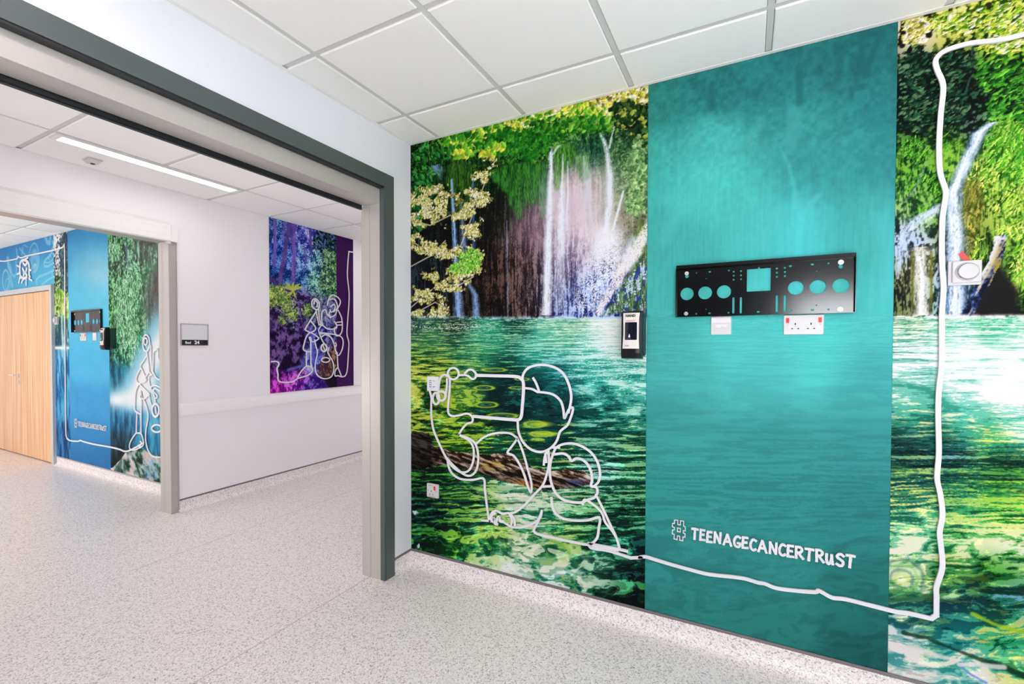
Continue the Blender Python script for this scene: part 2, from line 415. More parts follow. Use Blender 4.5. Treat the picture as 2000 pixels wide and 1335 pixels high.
obj('head_soffit', B(XW2, XW, -2.348, -0.2445, 2.306, 2.34), TAUPE, d2)
# wooden double door of the far room
d3 = sempty('door_3', (-6.43, 0, 0)); GF = mat('pale_grey_door_frame', (188, 194, 198), 0.45)
bm = bmesh.new(); prism(bm, [(DX1+0.0, 0), (DX1+0.0, DZ+0.012), (DX0, DZ+0.012), (DX0, 0), (DX0+0.055, 0), (DX0+0.055, DZ-0.048), (DX1-0.055, DZ-0.048), (DX1-0.055, 0)], 0.030, -0.06, FA)
obj('door_frame', bm, GF, d3)
for xa, xb in ((DX1-0.058-0.955, DX1-0.058), (DX0+0.058, DX1-0.058-0.960)):
    lf = obj('door_leaf', B(xa, xb, -0.012, 0.032, 0.012, DZ-0.055, bev=0.0015), WOOD, d3)
    if xb < -6.4:
        bm = bmesh.new(); bmesh.ops.create_cone(bm, cap_ends=True, segments=16, radius1=0.026, radius2=0.026, depth=0.012, matrix=Matrix.Translation((xb-0.06, -0.018, 1.04)) @ Matrix.Rotation(PI/2, 4, 'X')); obj('handle_rose', bm, STEEL, lf)
        bm = bmesh.new(); box(bm, xb-0.21, xb-0.05, -0.066, -0.05, 1.032, 1.05, bev=0.005); box(bm, xb-0.069, xb-0.051, -0.066, -0.02, 1.032, 1.05, bev=0.004); obj('lever_handle', bm, STEEL, lf)
        bm = bmesh.new(); bmesh.ops.create_cone(bm, cap_ends=True, segments=16, radius1=0.026, radius2=0.026, depth=0.010, matrix=Matrix.Translation((xb-0.06, -0.017, 0.955)) @ Matrix.Rotation(PI/2, 4, 'X')); obj('lock_rose', bm, STEEL, lf)
        obj('keyhole', B(xb-0.063, xb-0.057, -0.0228, -0.021, 0.945, 0.965), DARK, lf)
        obj('edge_plate', B(xb-0.012, xb-0.001, -0.0145, -0.012, 0.93, 1.13), STEEL, lf)

# ------------------------------------------------------------------ printed murals: colours computed point by point on a fine grid
rng = np.random.default_rng(7)
TAB = rng.random((8, 256, 256)).astype(np.float32)
def vn(x, y, s=0):
    xi = np.floor(x).astype(np.int64); yi = np.floor(y).astype(np.int64)
    fx = (x-xi).astype(np.float32); fy = (y-yi).astype(np.float32)
    fx = fx*fx*(3-2*fx); fy = fy*fy*(3-2*fy); T = TAB[s % 8]; o = 37*(s//8)
    x0 = (xi+o) & 255; x1 = (xi+1+o) & 255; y0 = yi & 255; y1 = (yi+1) & 255
    return (T[y0, x0]*(1-fx)+T[y0, x1]*fx)*(1-fy)+(T[y1, x0]*(1-fx)+T[y1, x1]*fx)*fy
def fbm(x, y, s=0, o=4, g=0.55):
    a = 1.0; t = 0; n = 0
    for k in range(o):
        t = t+a*vn(x*2**k+17.3*k, y*2**k+9.1*k, s+k); n += a; a *= g
    return t/n
def sm(a, b, x):
    t = np.clip((x-a)/(b-a), 0, 1); return t*t*(3-2*t)
def voro(x, y, s=0):
    """jittered cells: distance to the nearest centre and that cell's random number"""
    xi = np.floor(x).astype(np.int64); yi = np.floor(y).astype(np.int64)
    bd = np.full(x.shape, 9.0, np.float32); bi = np.zeros(x.shape, np.float32)
    for i in (-1, 0, 1):
        for j in (-1, 0, 1):
            a = (xi+i) & 255; b = (yi+j) & 255
            d = (xi+i+TAB[s % 8][b, a]-x)**2+(yi+j+TAB[(s+1) % 8][b, a]-y)**2
            k = d < bd; bd = np.where(k, d, bd).astype(np.float32); bi = np.where(k, TAB[(s+2) % 8][b, a], bi)
    return np.sqrt(bd), bi
class Mural:
    def __init__(self, fn, ax, val, a0, a1, b0, b1, da, db):
        self.na = int((a1-a0)/da)+1; self.nb = int((b1-b0)/db)+1
        self.a = np.linspace(a0, a1, self.na); self.b = np.linspace(b0, b1, self.nb)
        self.A, self.B = np.meshgrid(self.a, self.b); self.A = self.A.astype(np.float32); self.B = self.B.astype(np.float32)
        self.fn, self.ax, self.val = fn, ax, val
        self.img = np.zeros(self.A.shape+(3,), np.float32)
        P = np.zeros(self.A.shape+(3,)); P[..., ax] = val; P[..., 0 if ax == 1 else 1] = self.A; P[..., 2] = self.B
        q = P-CAMLOC; z = np.maximum(q@CF, 0.15)
        self.U = (PPX+FOC*(q@CR)/z).astype(np.float32); self.V = (PPY-FOC*(q@CU)/z).astype(np.float32)
    def w(self, u, v):                              # measured photograph point -> wall metres
        p = onplane(self.ax, self.val, u, v); return p[0 if self.ax == 1 else 1], p[2]
    def W(self, pts): return [self.w(*p[:2]) for p in pts]
    def mix(self, m, c):
        m = m[..., None]; self.img = self.img*(1-m)+m*(np.asarray(c, np.float32)/255 if not isinstance(c, np.ndarray) else c)
    def field(self, pts, sig, k=8):
        """smooth blend of many sample rows (u, v, values...) -> one array per value"""
        U = self.U[::k, ::k]; V = self.V[::k, ::k]; nv = len(pts[0])-2
        acc = np.zeros(U.shape+(nv,)); tot = np.zeros(U.shape)
        for p in pts:
            d2 = ((U-p[0])**2+(V-p[1])**2)/sig**2
            g = 1/(1+d2)**2+np.exp(-d2)*3; tot += g; acc += g[..., None]*np.array(p[2:], float)
        acc /= tot[..., None]
        h, w_ = self.A.shape
        yi = np.minimum(np.arange(h)/k, U.shape[0]-1.001); xi = np.minimum(np.arange(w_)/k, U.shape[1]-1.001)
        y0 = yi.astype(int); x0 = xi.astype(int); fy = (yi-y0)[:, None, None]; fx = (xi-x0)[None, :, None]
        g = lambda a, b: acc[np.ix_(np.minimum(a, U.shape[0]-1), np.minimum(b, U.shape[1]-1))]
        return ((g(y0, x0)*(1-fx)+g(y0, x0+1)*fx)*(1-fy)+(g(y0+1, x0)*(1-fx)+g(y0+1, x0+1)*fx)*fy).astype(np.float32)
    def poly(self, pts, warp=0.0, ws=12, seed=0):
        P = np.array(self.W(pts)); mg = warp*1.5
        i0, i1 = np.searchsorted(self.a, [P[:, 0].min()-mg, P[:, 0].max()+mg]); j0, j1 = np.searchsorted(self.b, [P[:, 1].min()-mg, P[:, 1].max()+mg])
        X = self.A[j0:j1, i0:i1]; Z = self.B[j0:j1, i0:i1]
        if warp:
            X, Z = X+(fbm(X*ws, Z*ws, seed)-0.5)*2*warp, Z+(fbm(X*ws+50, Z*ws, seed+1)-0.5)*2*warp
        c = np.zeros(X.shape, bool)
        for k in range(len(P)):
            (x1, z1), (x2, z2) = P[k], P[k-1]
            if z1 != z2: c ^= ((z1 > Z) != (z2 > Z)) & (X < (x2-x1)*(Z-z1)/(z2-z1)+x1)
        m = np.zeros(self.A.shape, np.float32); m[j0:j1, i0:i1] = c
        return m
    def blur(self, m, r):
        k = max(1, int(r/(self.a[1]-self.a[0])))
        for _ in range(2):
            for ax in (0, 1):
                p = np.concatenate([np.repeat(np.take(m, [0], ax), k+1, ax), m, np.repeat(np.take(m, [-1], ax), k, ax)], ax)
                c = np.cumsum(p, ax, dtype=np.float64); n = m.shape[ax]
                m = ((np.take(c, range(2*k+1, 2*k+1+n), ax)-np.take(c, range(0, n), ax))/(2*k+1)).astype(np.float32)
        return m
    def line(self, pts, wd, world=False):
        """distance to a polyline divided by half width (clipped to 3) ; wd number or per-point list, metres"""
        P = np.array(pts if world else self.W(pts)); ws = np.broadcast_to(np.asarray(wd, float), (len(P),))
        out = np.full(self.A.shape, 3.0, np.float32)
        for k in range(len(P)-1):
            p, q = P[k], P[k+1]; mx = max(ws[k], ws[k+1])*1.5
            i0, i1 = np.searchsorted(self.a, [min(p[0], q[0])-mx, max(p[0], q[0])+mx]); j0, j1 = np.searchsorted(self.b, [min(p[1], q[1])-mx, max(p[1], q[1])+mx])
            if i1 <= i0 or j1 <= j0: continue
            X = self.A[j0:j1, i0:i1]; Z = self.B[j0:j1, i0:i1]; d = q-p; l = max(d@d, 1e-9)
            t = np.clip(((X-p[0])*d[0]+(Z-p[1])*d[1])/l, 0, 1)
            r = np.hypot(X-p[0]-t*d[0], Z-p[1]-t*d[1])/((ws[k]+(ws[k+1]-ws[k])*t)/2)
            out[j0:j1, i0:i1] = np.minimum(out[j0:j1, i0:i1], r)
        return out
    def stroke(self, pts, wd, col, alpha=1.0, soft=0.3, world=False):
        self.mix(alpha*(1-sm(1-soft, 1+soft, self.line(pts, wd, world))), col)
    def gauss(self, u, v, ru, rv): return np.exp(-((self.U-u)/ru)**2-((self.V-v)/rv)**2)
    def fall(self, path, col, a=1.0, seed=0, fs=260, fz=7, thr=0.35):
        """falling water: path of (u, v, width px, strength)"""
        q = sorted([(self.w(u, v)[1], self.w(u, v)[0], abs(self.w(u+wd/2, v)[0]-self.w(u-wd/2, v)[0]), s) for u, v, wd, s in path])
        z, x, ww, s = (np.array(c) for c in zip(*q))
        xc = np.interp(self.b, z, x)[:, None]; wd = np.interp(self.b, z, ww)[:, None]; st = np.interp(self.b, z, s, left=0, right=0)[:, None]
        e = (fbm(self.A*40, self.B*30, seed)-0.5)*0.5
        d = np.abs((self.A-xc)/(wd/2)+e)
        n = fbm((self.A-xc)*fs, self.B*fz, seed+3, 3)*0.65+0.35*vn(self.A*420, self.B*160, seed+5)
        m = np.clip(1.25-d, 0, 1)*sm(thr-0.22, thr+0.22, n+0.25*(1-d)-0.15)*st*a
        self.mix(np.clip(m, 0, 1).astype(np.float32), col)
    def leaves(self, xs, zs, L, asp, ang, cols, alpha=1.0):
        h, w_ = self.A.shape; da = self.a[1]-self.a[0]; db = self.b[1]-self.b[0]
        ci = (xs-self.a[0])/da; cj = (zs-self.b[0])/db
        for i in range(len(xs)):
            r = L[i]; ki = int(r/da)+1; kj = int(r/db)+1; a, b = int(ci[i]), int(cj[i])
            i0, i1, j0, j1 = max(a-ki, 0), min(a+ki+1, w_), max(b-kj, 0), min(b+kj+1, h)
            if i0 >= i1 or j0 >= j1: continue
            X = self.A[j0:j1, i0:i1]-xs[i]; Z = self.B[j0:j1, i0:i1]-zs[i]
            c, s = math.cos(ang[i]), math.sin(ang[i]); p = (X*c+Z*s)/r; q = (-X*s+Z*c)/(r*asp)
            m = np.clip((1.05-np.abs(p)-q*q*0.9)*3, 0, 1)[..., None]*alpha
            t = self.img[j0:j1, i0:i1]; t *= 1-m; t += m*(cols[i]*(1-0.12*np.sign(q))[..., None])
    def scatter(self, blobs, n, size, pal, seed, asp=0.5, dirn=None, gap=0.0):
        """leaf clusters: blobs of (u, v, ru, rv) in measured pixels"""
        r = np.random.default_rng(seed); ar = np.array([b[2]*b[3] for b in blobs]); ar = ar/ar.sum()
        k = r.choice(len(blobs), n, p=ar); bl = np.array(blobs)[k]
        th = r.random(n)*2*PI; rr = np.sqrt(r.random(n))*(1+0.15*r.standard_normal(n))
        uv = np.stack([bl[:, 0]+bl[:, 2]*rr*np.cos(th), bl[:, 1]+bl[:, 3]*rr*np.sin(th)], 1)
        W = np.array([self.w(*p) for p in uv])
        if gap:
            k_ = fbm(W[:, 0]*16, W[:, 1]*22, 3, 3) > gap; W = W[k_]; n = len(W)
        pal = np.array(pal, float)/255; c = pal[np.minimum((r.random(n)**1.0*len(pal)).astype(int), len(pal)-1)]*(0.85+0.3*r.random((n, 1)))
        ang = r.random(n)*PI if dirn is None else dirn+0.5*r.standard_normal(n)
        o = np.argsort(r.random(n)); self.leaves(W[o, 0], W[o, 1], size*(0.6+0.8*r.random(n)), asp, ang, np.clip(c, 0, 1).astype(np.float32))
    def panel(self, name, parent, depth, m=None):
        """grid of points, rim turned back to the wall; corner colours stored as an attribute"""
        na, nb = self.na, self.nb; N = na*nb
        f = self.fn; off = np.array(origin_of(parent))
        D = np.full(self.A.shape, depth, np.float32)
        co_ = np.stack(np.broadcast_arrays(*f(self.A, self.B, D)), -1).reshape(-1, 3)-off
        idx = np.arange(N).reshape(nb, na)
        q = np.stack([idx[:-1, :-1], idx[:-1, 1:], idx[1:, 1:], idx[1:, :-1]], -1).reshape(-1, 4)
        ring = np.concatenate([idx[0, :-1], idx[:-1, -1], idx[-1, :0:-1], idx[:0:-1, 0]]); k = len(ring)
        rc = np.stack(np.broadcast_arrays(*f(self.A.ravel()[ring], self.B.ravel()[ring], np.full(k, 0.0002, np.float32))), -1)-off
        j = (np.arange(k)+1) % k
        q2 = np.stack([ring, N+np.arange(k), N+j, ring[j]], -1)
        if self.ax == 0: q = q[:, ::-1]; q2 = q2[:, ::-1]   # keep the printed side outward
        if self.ax == 0: q, q2 = q[:, ::-1], q2[:, ::-1]
        Q = np.concatenate([q, q2]); vs = np.concatenate([co_, rc])
        me = bpy.data.meshes.new(name); me.vertices.add(len(vs)); me.vertices.foreach_set('co', vs.astype(np.float32).ravel())
        me.loops.add(Q.size); me.loops.foreach_set('vertex_index', Q.astype(np.int32).ravel())
        me.polygons.add(len(Q)); me.polygons.foreach_set('loop_start', np.arange(0, Q.size, 4, dtype=np.int32))
        me.update(calc_edges=True)
        c = np.clip(self.img, 0, 1).reshape(-1, 3); c = np.where(c <= 0.04045, c/12.92, ((c+0.055)/1.055)**2.4)*0.775+0.001
        c = np.concatenate([c, c[ring]]); c4 = np.ones((len(c), 4), np.float32); c4[:, :3] = c
        at = me.attributes.new('print_colour', 'FLOAT_COLOR', 'POINT'); at.data.foreach_set('color', c4.ravel())
        return link(name, me, PRINT, parent)
C3 = lambda f, i: np.clip(f[..., i:i+3]/255, 0, 1)
def tex_paint(M_, pts, sig, n):
    """pts: u, v, base rgb, light rgb, dark rgb, light share, dark share ; n: pattern noise 0..1 (flattened histogram)"""
    f = M_.field(pts, sig); base, li, dk = C3(f, 2-2), C3(f, 3), C3(f, 6); pl = f[..., 9]; pd = f[..., 10]
    wl = sm(1-pl-0.07, 1-pl+0.09, n)[..., None]; wd = sm(pd+0.08, pd-0.09, n)[..., None] if False else (1-sm(pd-0.09, pd+0.08, n))[..., None]
    c = base*(1-wd)+dk*wd; c = c*(1-wl)+li*wl
    return c
def flat(n):
    s = np.sort(n[::7, ::7].ravel()); return (np.searchsorted(s, n)/len(s)).astype(np.float32)
def water(M_, hz, xc, seed, amp=1.0):
    """rippled lake seen in perspective: ripples grow towards the bottom edge"""
    d = np.maximum(M_.V-hz, 4.0)
    y = 46*np.log(d/4.0)*0.62; x = (M_.U-xc)/d*9.0
    x0 = M_.A*7.0
    wx = fbm(x0*0.8, y*0.35, seed, 3)-0.5; wy = fbm(x0*0.7+31, y*0.5, seed+2, 3)-0.5
    k = sm(60, 480, d)
    a = fbm(x0*(1.15-0.5*k)+wx*(0.8+2.6*k), y*(1.6-0.85*k)+wy*(0.8+1.8*k), seed+1, 6, 0.62)
    b = 1-np.abs(2*fbm(x0*(0.8-0.3*k)+wx*3*k+7, y*(1.15-0.6*k)+wy*2.4*k, seed+4, 5, 0.6)-1)
    c = fbm(x0*4.2, y*5.2, seed+6, 3)
    return flat(a*0.7+0.42*(b-0.75)*(0.3+k)+0.22*c)

# ---- left panel: waterfall, lake, sunken log
mw = thing('wall_mural', 'large green waterfall photo mural with a plain turquoise middle strip on the near wall', 'mural', (1.5, 0, Z0))
m = Mural(FA, 1, 0, 0.002, X1, Z0+0.001, H-0.008, 0.0029, 0.0029)
A, Bz, U, V = m.A, m.B, m.U, m.V
up = [ # background above the water: u, v, base, light, dark, light share, dark share, streakiness
 (820, 300, 14, 48, 14, 50, 140, 50, 3, 14, 5, .2, .35, 0), (870, 285, 40, 120, 22, 130, 200, 50, 4, 22, 5, .3, .3, 0), (930, 265, 60, 140, 25, 170, 220, 60, 5, 30, 5, .35, .3, 0),
 (1000, 238, 90, 150, 30, 215, 225, 90, 8, 35, 5, .4, .25, 0), (1080, 215, 110, 160, 40, 235, 230, 120, 12, 40, 8, .45, .22, 0), (1160, 195, 150, 170, 50, 250, 240, 160, 20, 45, 10, .5, .2, 0),
 (1230, 185, 130, 130, 50, 250, 230, 150, 15, 30, 8, .42, .3, 0), (1000, 280, 25, 100, 18, 80, 165, 40, 3, 25, 5, .3, .35, 0), (1080, 255, 25, 100, 20, 110, 180, 50, 4, 30, 6, .25, .35, 0),
 (1160, 235, 35, 110, 25, 160, 200, 70, 5, 35, 12, .25, .35, 0), (1225, 225, 25, 55, 20, 130, 150, 70, 5, 18, 10, .2, .4, 0), (1150, 280, 28, 85, 62, 70, 140, 95, 10, 45, 35, .25, .3, .8),
 (1215, 270, 40, 85, 50, 90, 140, 80, 15, 50, 30, .25, .3, .3), (1245, 300, 70, 115, 60, 130, 170, 100, 35, 75, 40, .3, .3, 0), (1245, 370, 110, 150, 95, 165, 195, 130, 65, 105, 60, .3, .25, 0), (1240, 420, 130, 140, 105, 170, 175, 135, 85, 90, 65, .3, .25, .3),
 (820, 380, 8, 40, 12, 40, 120, 40, 2, 10, 4, .15, .5, 0), (860, 330, 12, 45, 15, 40, 110, 30, 3, 15, 6, .2, .4, .7), (890, 340, 20, 70, 18, 60, 120, 30, 4, 26, 6, .25, .3, .9),
 (850, 450, 10, 14, 12, 35, 50, 40, 2, 4, 4, .12, .4, .8), (960, 340, 8, 35, 10, 40, 100, 25, 2, 12, 4, .2, .45, .6), (980, 420, 8, 12, 6, 35, 55, 20, 2, 3, 2, .15, .4, .9),
 (860, 560, 12, 16, 20, 40, 55, 70, 3, 5, 8, .2, .4, 1), (930, 520, 14, 8, 8, 45, 28, 24, 3, 2, 2, .15, .4, 1), (960, 600, 22, 16, 14, 70, 50, 42, 5, 3, 3, .2, .4, 1), (985, 530, 40, 26, 24, 95, 72, 62, 12, 7, 6, .25, .35, 1),
 (1030, 460, 95, 72, 84, 140, 112, 124, 45, 32, 36, .25, .3, 1), (1030, 540, 82, 62, 62, 135, 112, 104, 36, 26, 24, .25, .3, 1), (1040, 595, 62, 44, 44, 125, 98, 88, 24, 16, 16, .25, .35, 1), (1085, 560, 110, 95, 120, 165, 165, 200, 45, 40, 66, .3, .3, 1),
 (1120, 420, 196, 176, 186, 230, 215, 220, 150, 128, 138, .3, .25, 1), (1150, 380, 205, 188, 185, 235, 222, 215, 160, 140, 138, .3, .2, 1), (1115, 500, 150, 130, 160, 205, 195, 220, 80, 66, 98, .3, .3, 1), (1095, 585, 50, 66, 150, 160, 185, 240, 16, 20, 66, .32, .34, 1), (1125, 600, 36, 56, 150, 150, 180, 240, 12, 18, 70, .3, .36, 1),
 (1160, 470, 185, 170, 190, 225, 215, 225, 130, 112, 132, .3, .25, 1), (1165, 580, 40, 66, 160, 170, 198, 245, 14, 22, 84, .34, .34, 1), (1220, 440, 150, 128, 120, 180, 160, 150, 95, 75, 70, .3, .3, .8), (1250, 450, 70, 100, 45, 130, 150, 70, 40, 40, 25, .3, .3, .3)]
f = m.field([p[:13]+(p[13],) for p in up], 38)
s = f[..., 11]
d1, i1 = voro(A*95+1.2*fbm(A*40, Bz*40, 3), Bz*95, 0); d2, i2 = voro(A*42, Bz*42, 3)
leaf = flat(0.55*i1*(1.15-d1)+0.35*i2*(1.1-d2)+0.45*fbm(A*14, Bz*14, 5))
strk = flat(0.6*fbm(A*95+0.25*np.sin(Bz*30), Bz*7.5, 1, 4)+0.35*fbm(A*30, Bz*22, 6, 4)+0.2*vn(A*260, Bz*120, 2))
n = np.where(s > 0.5, strk, leaf)*np.abs(2*s-1)+(1-np.abs(2*s-1))*(0.5*strk+0.5*leaf)
base, li, dk = C3(f, 0), C3(f, 3), C3(f, 6)
wl = sm(-0.08, 0.10, n-1+f[..., 9])[..., None]; wd = sm(-0.09, 0.10, f[..., 10]-n)[..., None]
m.img = (base*(1-wd)+dk*wd)*(1-wl)+li*wl
# hanging moss curtains
moss = flat(0.7*fbm(A*120, Bz*16, 2, 4)+0.4*vn(A*300, Bz*70, 4))
for k, (pl, c1, c2) in enumerate((
    ([(950, 335), (985, 320), (1030, 315), (1068, 318), (1070, 370), (1058, 395), (1030, 400), (1012, 430), (1002, 425), (992, 380), (962, 350)], (10, 60, 14), (58, 140, 42)),
    ([(880, 320), (900, 312), (922, 318), (925, 365), (905, 372), (884, 372), (868, 350)], (8, 45, 8), (70, 125, 28)),
    ([(1082, 283), (1105, 278), (1124, 284), (1122, 310), (1104, 330), (1096, 370), (1082, 378)], (14, 80, 18), (95, 170, 50)),
    ([(1122, 300), (1140, 298), (1155, 318), (1148, 350), (1136, 352), (1126, 340)], (40, 95, 50), (130, 185, 95)),
    ([(1072, 330), (1062, 330), (1052, 390), (1062, 440), (1070, 400)], (16, 70, 40), (70, 140, 80)),
    ([(1242, 450), (1258, 430), (1262, 460), (1250, 500), (1232, 490)], (45, 80, 20), (130, 160, 60)),
    ([(1255, 490), (1262, 485), (1262, 612), (1180, 613), (1205, 570), (1230, 530)], (28, 60, 50), (120, 160, 90)))):
    msk = m.blur(m.poly(pl, 0.03, 30, k), 0.006)
    c = np.array(c1)/255+(np.array(c2)/255-np.array(c1)/255)*moss[..., None]
    m.mix(msk*sm(0.05, 0.35, moss+0.2), c.astype(np.float32))
# mist
for u, v, a, b, c, k in ((1135, 400, 55, 55, (228, 208, 216), .8), (1095, 420, 40, 70, (215, 198, 212), .65), (1040, 440, 45, 45, (165, 132, 150), .42), (1165, 450, 45, 45, (240, 228, 230), .75), (1185, 380, 30, 60, (150, 165, 150), .4)):
    m.mix(k*m.gauss(u, v, a, b)*(0.6+0.8*fbm(A*9, Bz*9, 3)), c)
# left blue falls
BL = (150, 190, 245); WHT = (240, 246, 255)
m.fall([(848, 322, 26, .9), (855, 335, 22, .8), (862, 352, 6, .2)], BL, .9, 1)
m.fall([(882, 350, 6, .9), (885, 400, 9, 1), (888, 470, 13, 1), (893, 560, 18, 1), (897, 622, 22, 1)], BL, .95, 2)
m.fall([(900, 390, 5, .5), (906, 470, 16, .8), (908, 540, 12, .6), (928, 575, 14, .9), (932, 622, 20, 1)], BL, .9, 3)
m.fall([(925, 340, 4, .8), (922, 380, 8, .8), (926, 460, 10, .6), (925, 500, 12, .7)], (90, 140, 230), .8, 4)
m.fall([(819, 420, 3, .5), (818, 480, 3, .5)], BL, .7, 4)
m.fall([(990, 430, 3, .7), (991, 500, 3, .9), (992, 560, 4, .6), (992, 618, 5, .5)], (170, 190, 215), .8, 5)
# centre falls
m.fall([(1074, 285, 10, .7), (1077, 300, 12, 1), (1076, 330, 10, 1), (1074, 400, 16, 1), (1070, 500, 20, 1), (1067, 615, 22, 1)], WHT, 1.1, 5, thr=.28)
m.fall([(1092, 284, 16, .8), (1086, 292, 8, .8), (1080, 302, 6, .6)], WHT, .9, 6)
m.fall([(1100, 300, 3, .6), (1099, 335, 7, .9), (1098, 380, 14, 1), (1096, 450, 26, .95), (1095, 520, 36, .6), (1096, 610, 44, .35)], WHT, 1, 7, thr=.36)
m.fall([(1109, 315, 3, .7), (1109, 370, 5, .9), (1108, 450, 12, .6)], WHT, .9, 8)
m.fall([(1172, 262, 6, .8), (1180, 275, 9, 1), (1186, 300, 11, .9), (1192, 340, 18, .95), (1190, 400, 20, .9), (1182, 455, 22, 1)], WHT, 1, 9, thr=.34)
m.fall([(1200, 245, 2, .6), (1194, 270, 6, .9), (1190, 290, 8, .9)], WHT, .9, 10)
m.fall([(1218, 372, 6, .9), (1208, 410, 8, .9), (1197, 450, 10, .9)], WHT, 1, 11)
m.fall([(1140, 305, 14, .5), (1145, 340, 22, .6), (1148, 380, 30, .45), (1150, 440, 30, .2)], (210, 225, 240), .8, 12)
# spray fan breaking on the rocks
fan = m.blur(m.poly([(1178, 450), (1200, 452), (1215, 480), (1218, 530), (1196, 570), (1165, 612), (1112, 614), (1140, 540), (1142, 490), (1160, 462)], 0.05, 14, 3), 0.03)
top = np.clip((620-V)/170, 0, 1)
spk = flat(0.5*vn(A*330, Bz*260, 1)+0.3*fbm(A*90, Bz*45, 4)+0.2*fbm(A*24, Bz*20, 2))
m.mix(np.clip(fan*sm(0.30-0.6*top, 1.02-0.45*top, spk), 0, 1), (240, 245, 255))
m.mix(0.75*np.clip(m.gauss(1187, 470, 20, 24), 0, 1), (250, 250, 252))
for k, (u0, v0, u1, v1) in enumerate(((1244, 490, 1225, 520), (1238, 470, 1222, 500))): m.stroke([(u0, v0), (u1, v1)], 0.05, (200, 220, 250), .6, .6)
ds = m.line([(1264, 448), (1240, 490), (1215, 528), (1195, 565), (1165, 616)], [.06, .075, .07, .05, .035])
m.mix((1-sm(0.5, 1.3, ds+(fbm(A*60, Bz*40, 5)-.5)))*sm(-.1, .35, spk)*.95, (246, 241, 242))
rk = m.poly([(1262, 500), (1262, 613), (1185, 613), (1215, 560), (1240, 525)], 0.02, 20, 2)
m.mix(rk*sm(.62, .75, flat(fbm(A*110, Bz*22, 6, 3)+.4*vn(A*300, Bz*200, 2)))*.9, (205, 222, 246))
m.mix(rk*sm(.72, .85, flat(fbm(A*60, Bz*40, 1, 3)))*.8, (30, 60, 150))
# canopy: branches, maple leaves, then the pale tree on the left
for p, wdt in (([(860, 310), (905, 290), (960, 262), (1030, 235), (1130, 205)], .016), ([(1155, 195), (1190, 212)], .007), ([(1246, 175), (1244, 205)], .03), ([(1196, 190), (1192, 215)], .022), ([(840, 300), (835, 330)], .02)):
    m.stroke(p, wdt, (12, 12, 6))
MG = [(20, 95, 15), (38, 130, 20), (60, 150, 28), (95, 175, 40), (140, 200, 55), (205, 220, 80)]
m.scatter([(915, 272, 45, 18), (960, 262, 35, 18), (905, 292, 30, 12)], 620, .020, MG, 1, .55)
m.scatter([(1000, 280, 55, 22), (1045, 275, 30, 25), (1035, 300, 20, 14), (1065, 262, 40, 14)], 1100, .014, [(10, 75, 12), (22, 105, 18), (35, 125, 25), (60, 145, 35)], 2, .75)
m.scatter([(830, 330, 25, 40), (815, 400, 14, 60), (850, 300, 40, 16)], 260, .024, [(6, 50, 12), (18, 90, 25), (35, 125, 35), (60, 150, 60)], 3, .35, 2.2)
m.scatter([(1030, 236, 40, 12), (1085, 222, 40, 14), (1130, 208, 40, 14), (1165, 222, 30, 10)], 1300, .0145, [(60, 140, 25), (120, 180, 40), (190, 210, 60), (225, 225, 75), (240, 232, 110), (250, 246, 200)], 4, .65)
m.scatter([(1190, 192, 40, 14), (1235, 188, 26, 16)], 800, .012, [(230, 220, 90), (250, 240, 170), (255, 245, 235), (190, 190, 60), (120, 110, 40)], 5, .7)
m.scatter([(1100, 245, 60, 14), (1150, 240, 50, 12)], 450, .017, [(14, 80, 14), (30, 115, 22), (70, 150, 35), (120, 180, 60)], 6, .65)
m.scatter([(1225, 225, 30, 30), (1250, 260, 14, 40)], 320, .014, [(8, 28, 12), (20, 55, 22), (60, 95, 40), (150, 160, 60)], 7, .7)
m.scatter([(1246, 330, 14, 60), (1240, 395, 18, 25)], 420, .012, [(70, 120, 65), (105, 150, 90), (140, 175, 110), (160, 195, 130)], 8, .7)
m.scatter([(905, 300, 18, 8), (975, 285, 10, 6), (955, 300, 14, 7)], 70, .022, [(120, 190, 45), (190, 215, 70), (220, 220, 60)], 9, .65)
k5 = 2.567; o5 = (790, 160)
CL = [(415, 405, 50, 22), (400, 480, 55, 26), (100, 580, 70, 40), (230, 545, 85, 30), (330, 585, 90, 36), (200, 640, 130, 40), (90, 690, 60, 32), (290, 700, 80, 36), (335, 760, 40, 24), (120, 830, 80, 28), (215, 850, 70, 30), (330, 880, 55, 45), (290, 940, 80, 34), (150, 965, 55, 24), (230, 1015, 95, 28), (80, 1040, 45, 24), (115, 1090, 75, 30), (170, 1150, 45, 34), (75, 1160, 40, 20), (70, 785, 40, 20)]
CLp = [(a/k5+o5[0], b/k5+o5[1], c/k5, d/k5) for a, b, c, d in CL]
for p in (((803, 470), (850, 500), (900, 480), (950, 350)), ((803, 600), (850, 560), (900, 555), (925, 540)), ((803, 430), (840, 440), (880, 420)), ((805, 615), (850, 590), (870, 600)), ((803, 520), (840, 500), (870, 470))):
    m.stroke(p, .008, (225, 205, 195), .8)
CLp = [(a, b, c*1.12, d*1.2) for a, b, c, d in CLp]
m.scatter(CLp, 4200, .0105, [(70, 72, 30), (110, 108, 46), (150, 146, 70), (190, 184, 100)], 11, .5, None, .42)
m.scatter(CLp, 5200, .0085, [(190, 186, 96), (216, 208, 126), (236, 228, 156), (250, 244, 195), (170, 172, 70), (252, 248, 215)], 12, .5, None, .46)
m.scatter([(330/k5+790, 885/k5+160, 22, 18), (290/k5+790, 935/k5+160, 26, 10)], 420, .0095, [(80, 165, 40), (120, 195, 60), (160, 215, 90)], 13, .55)
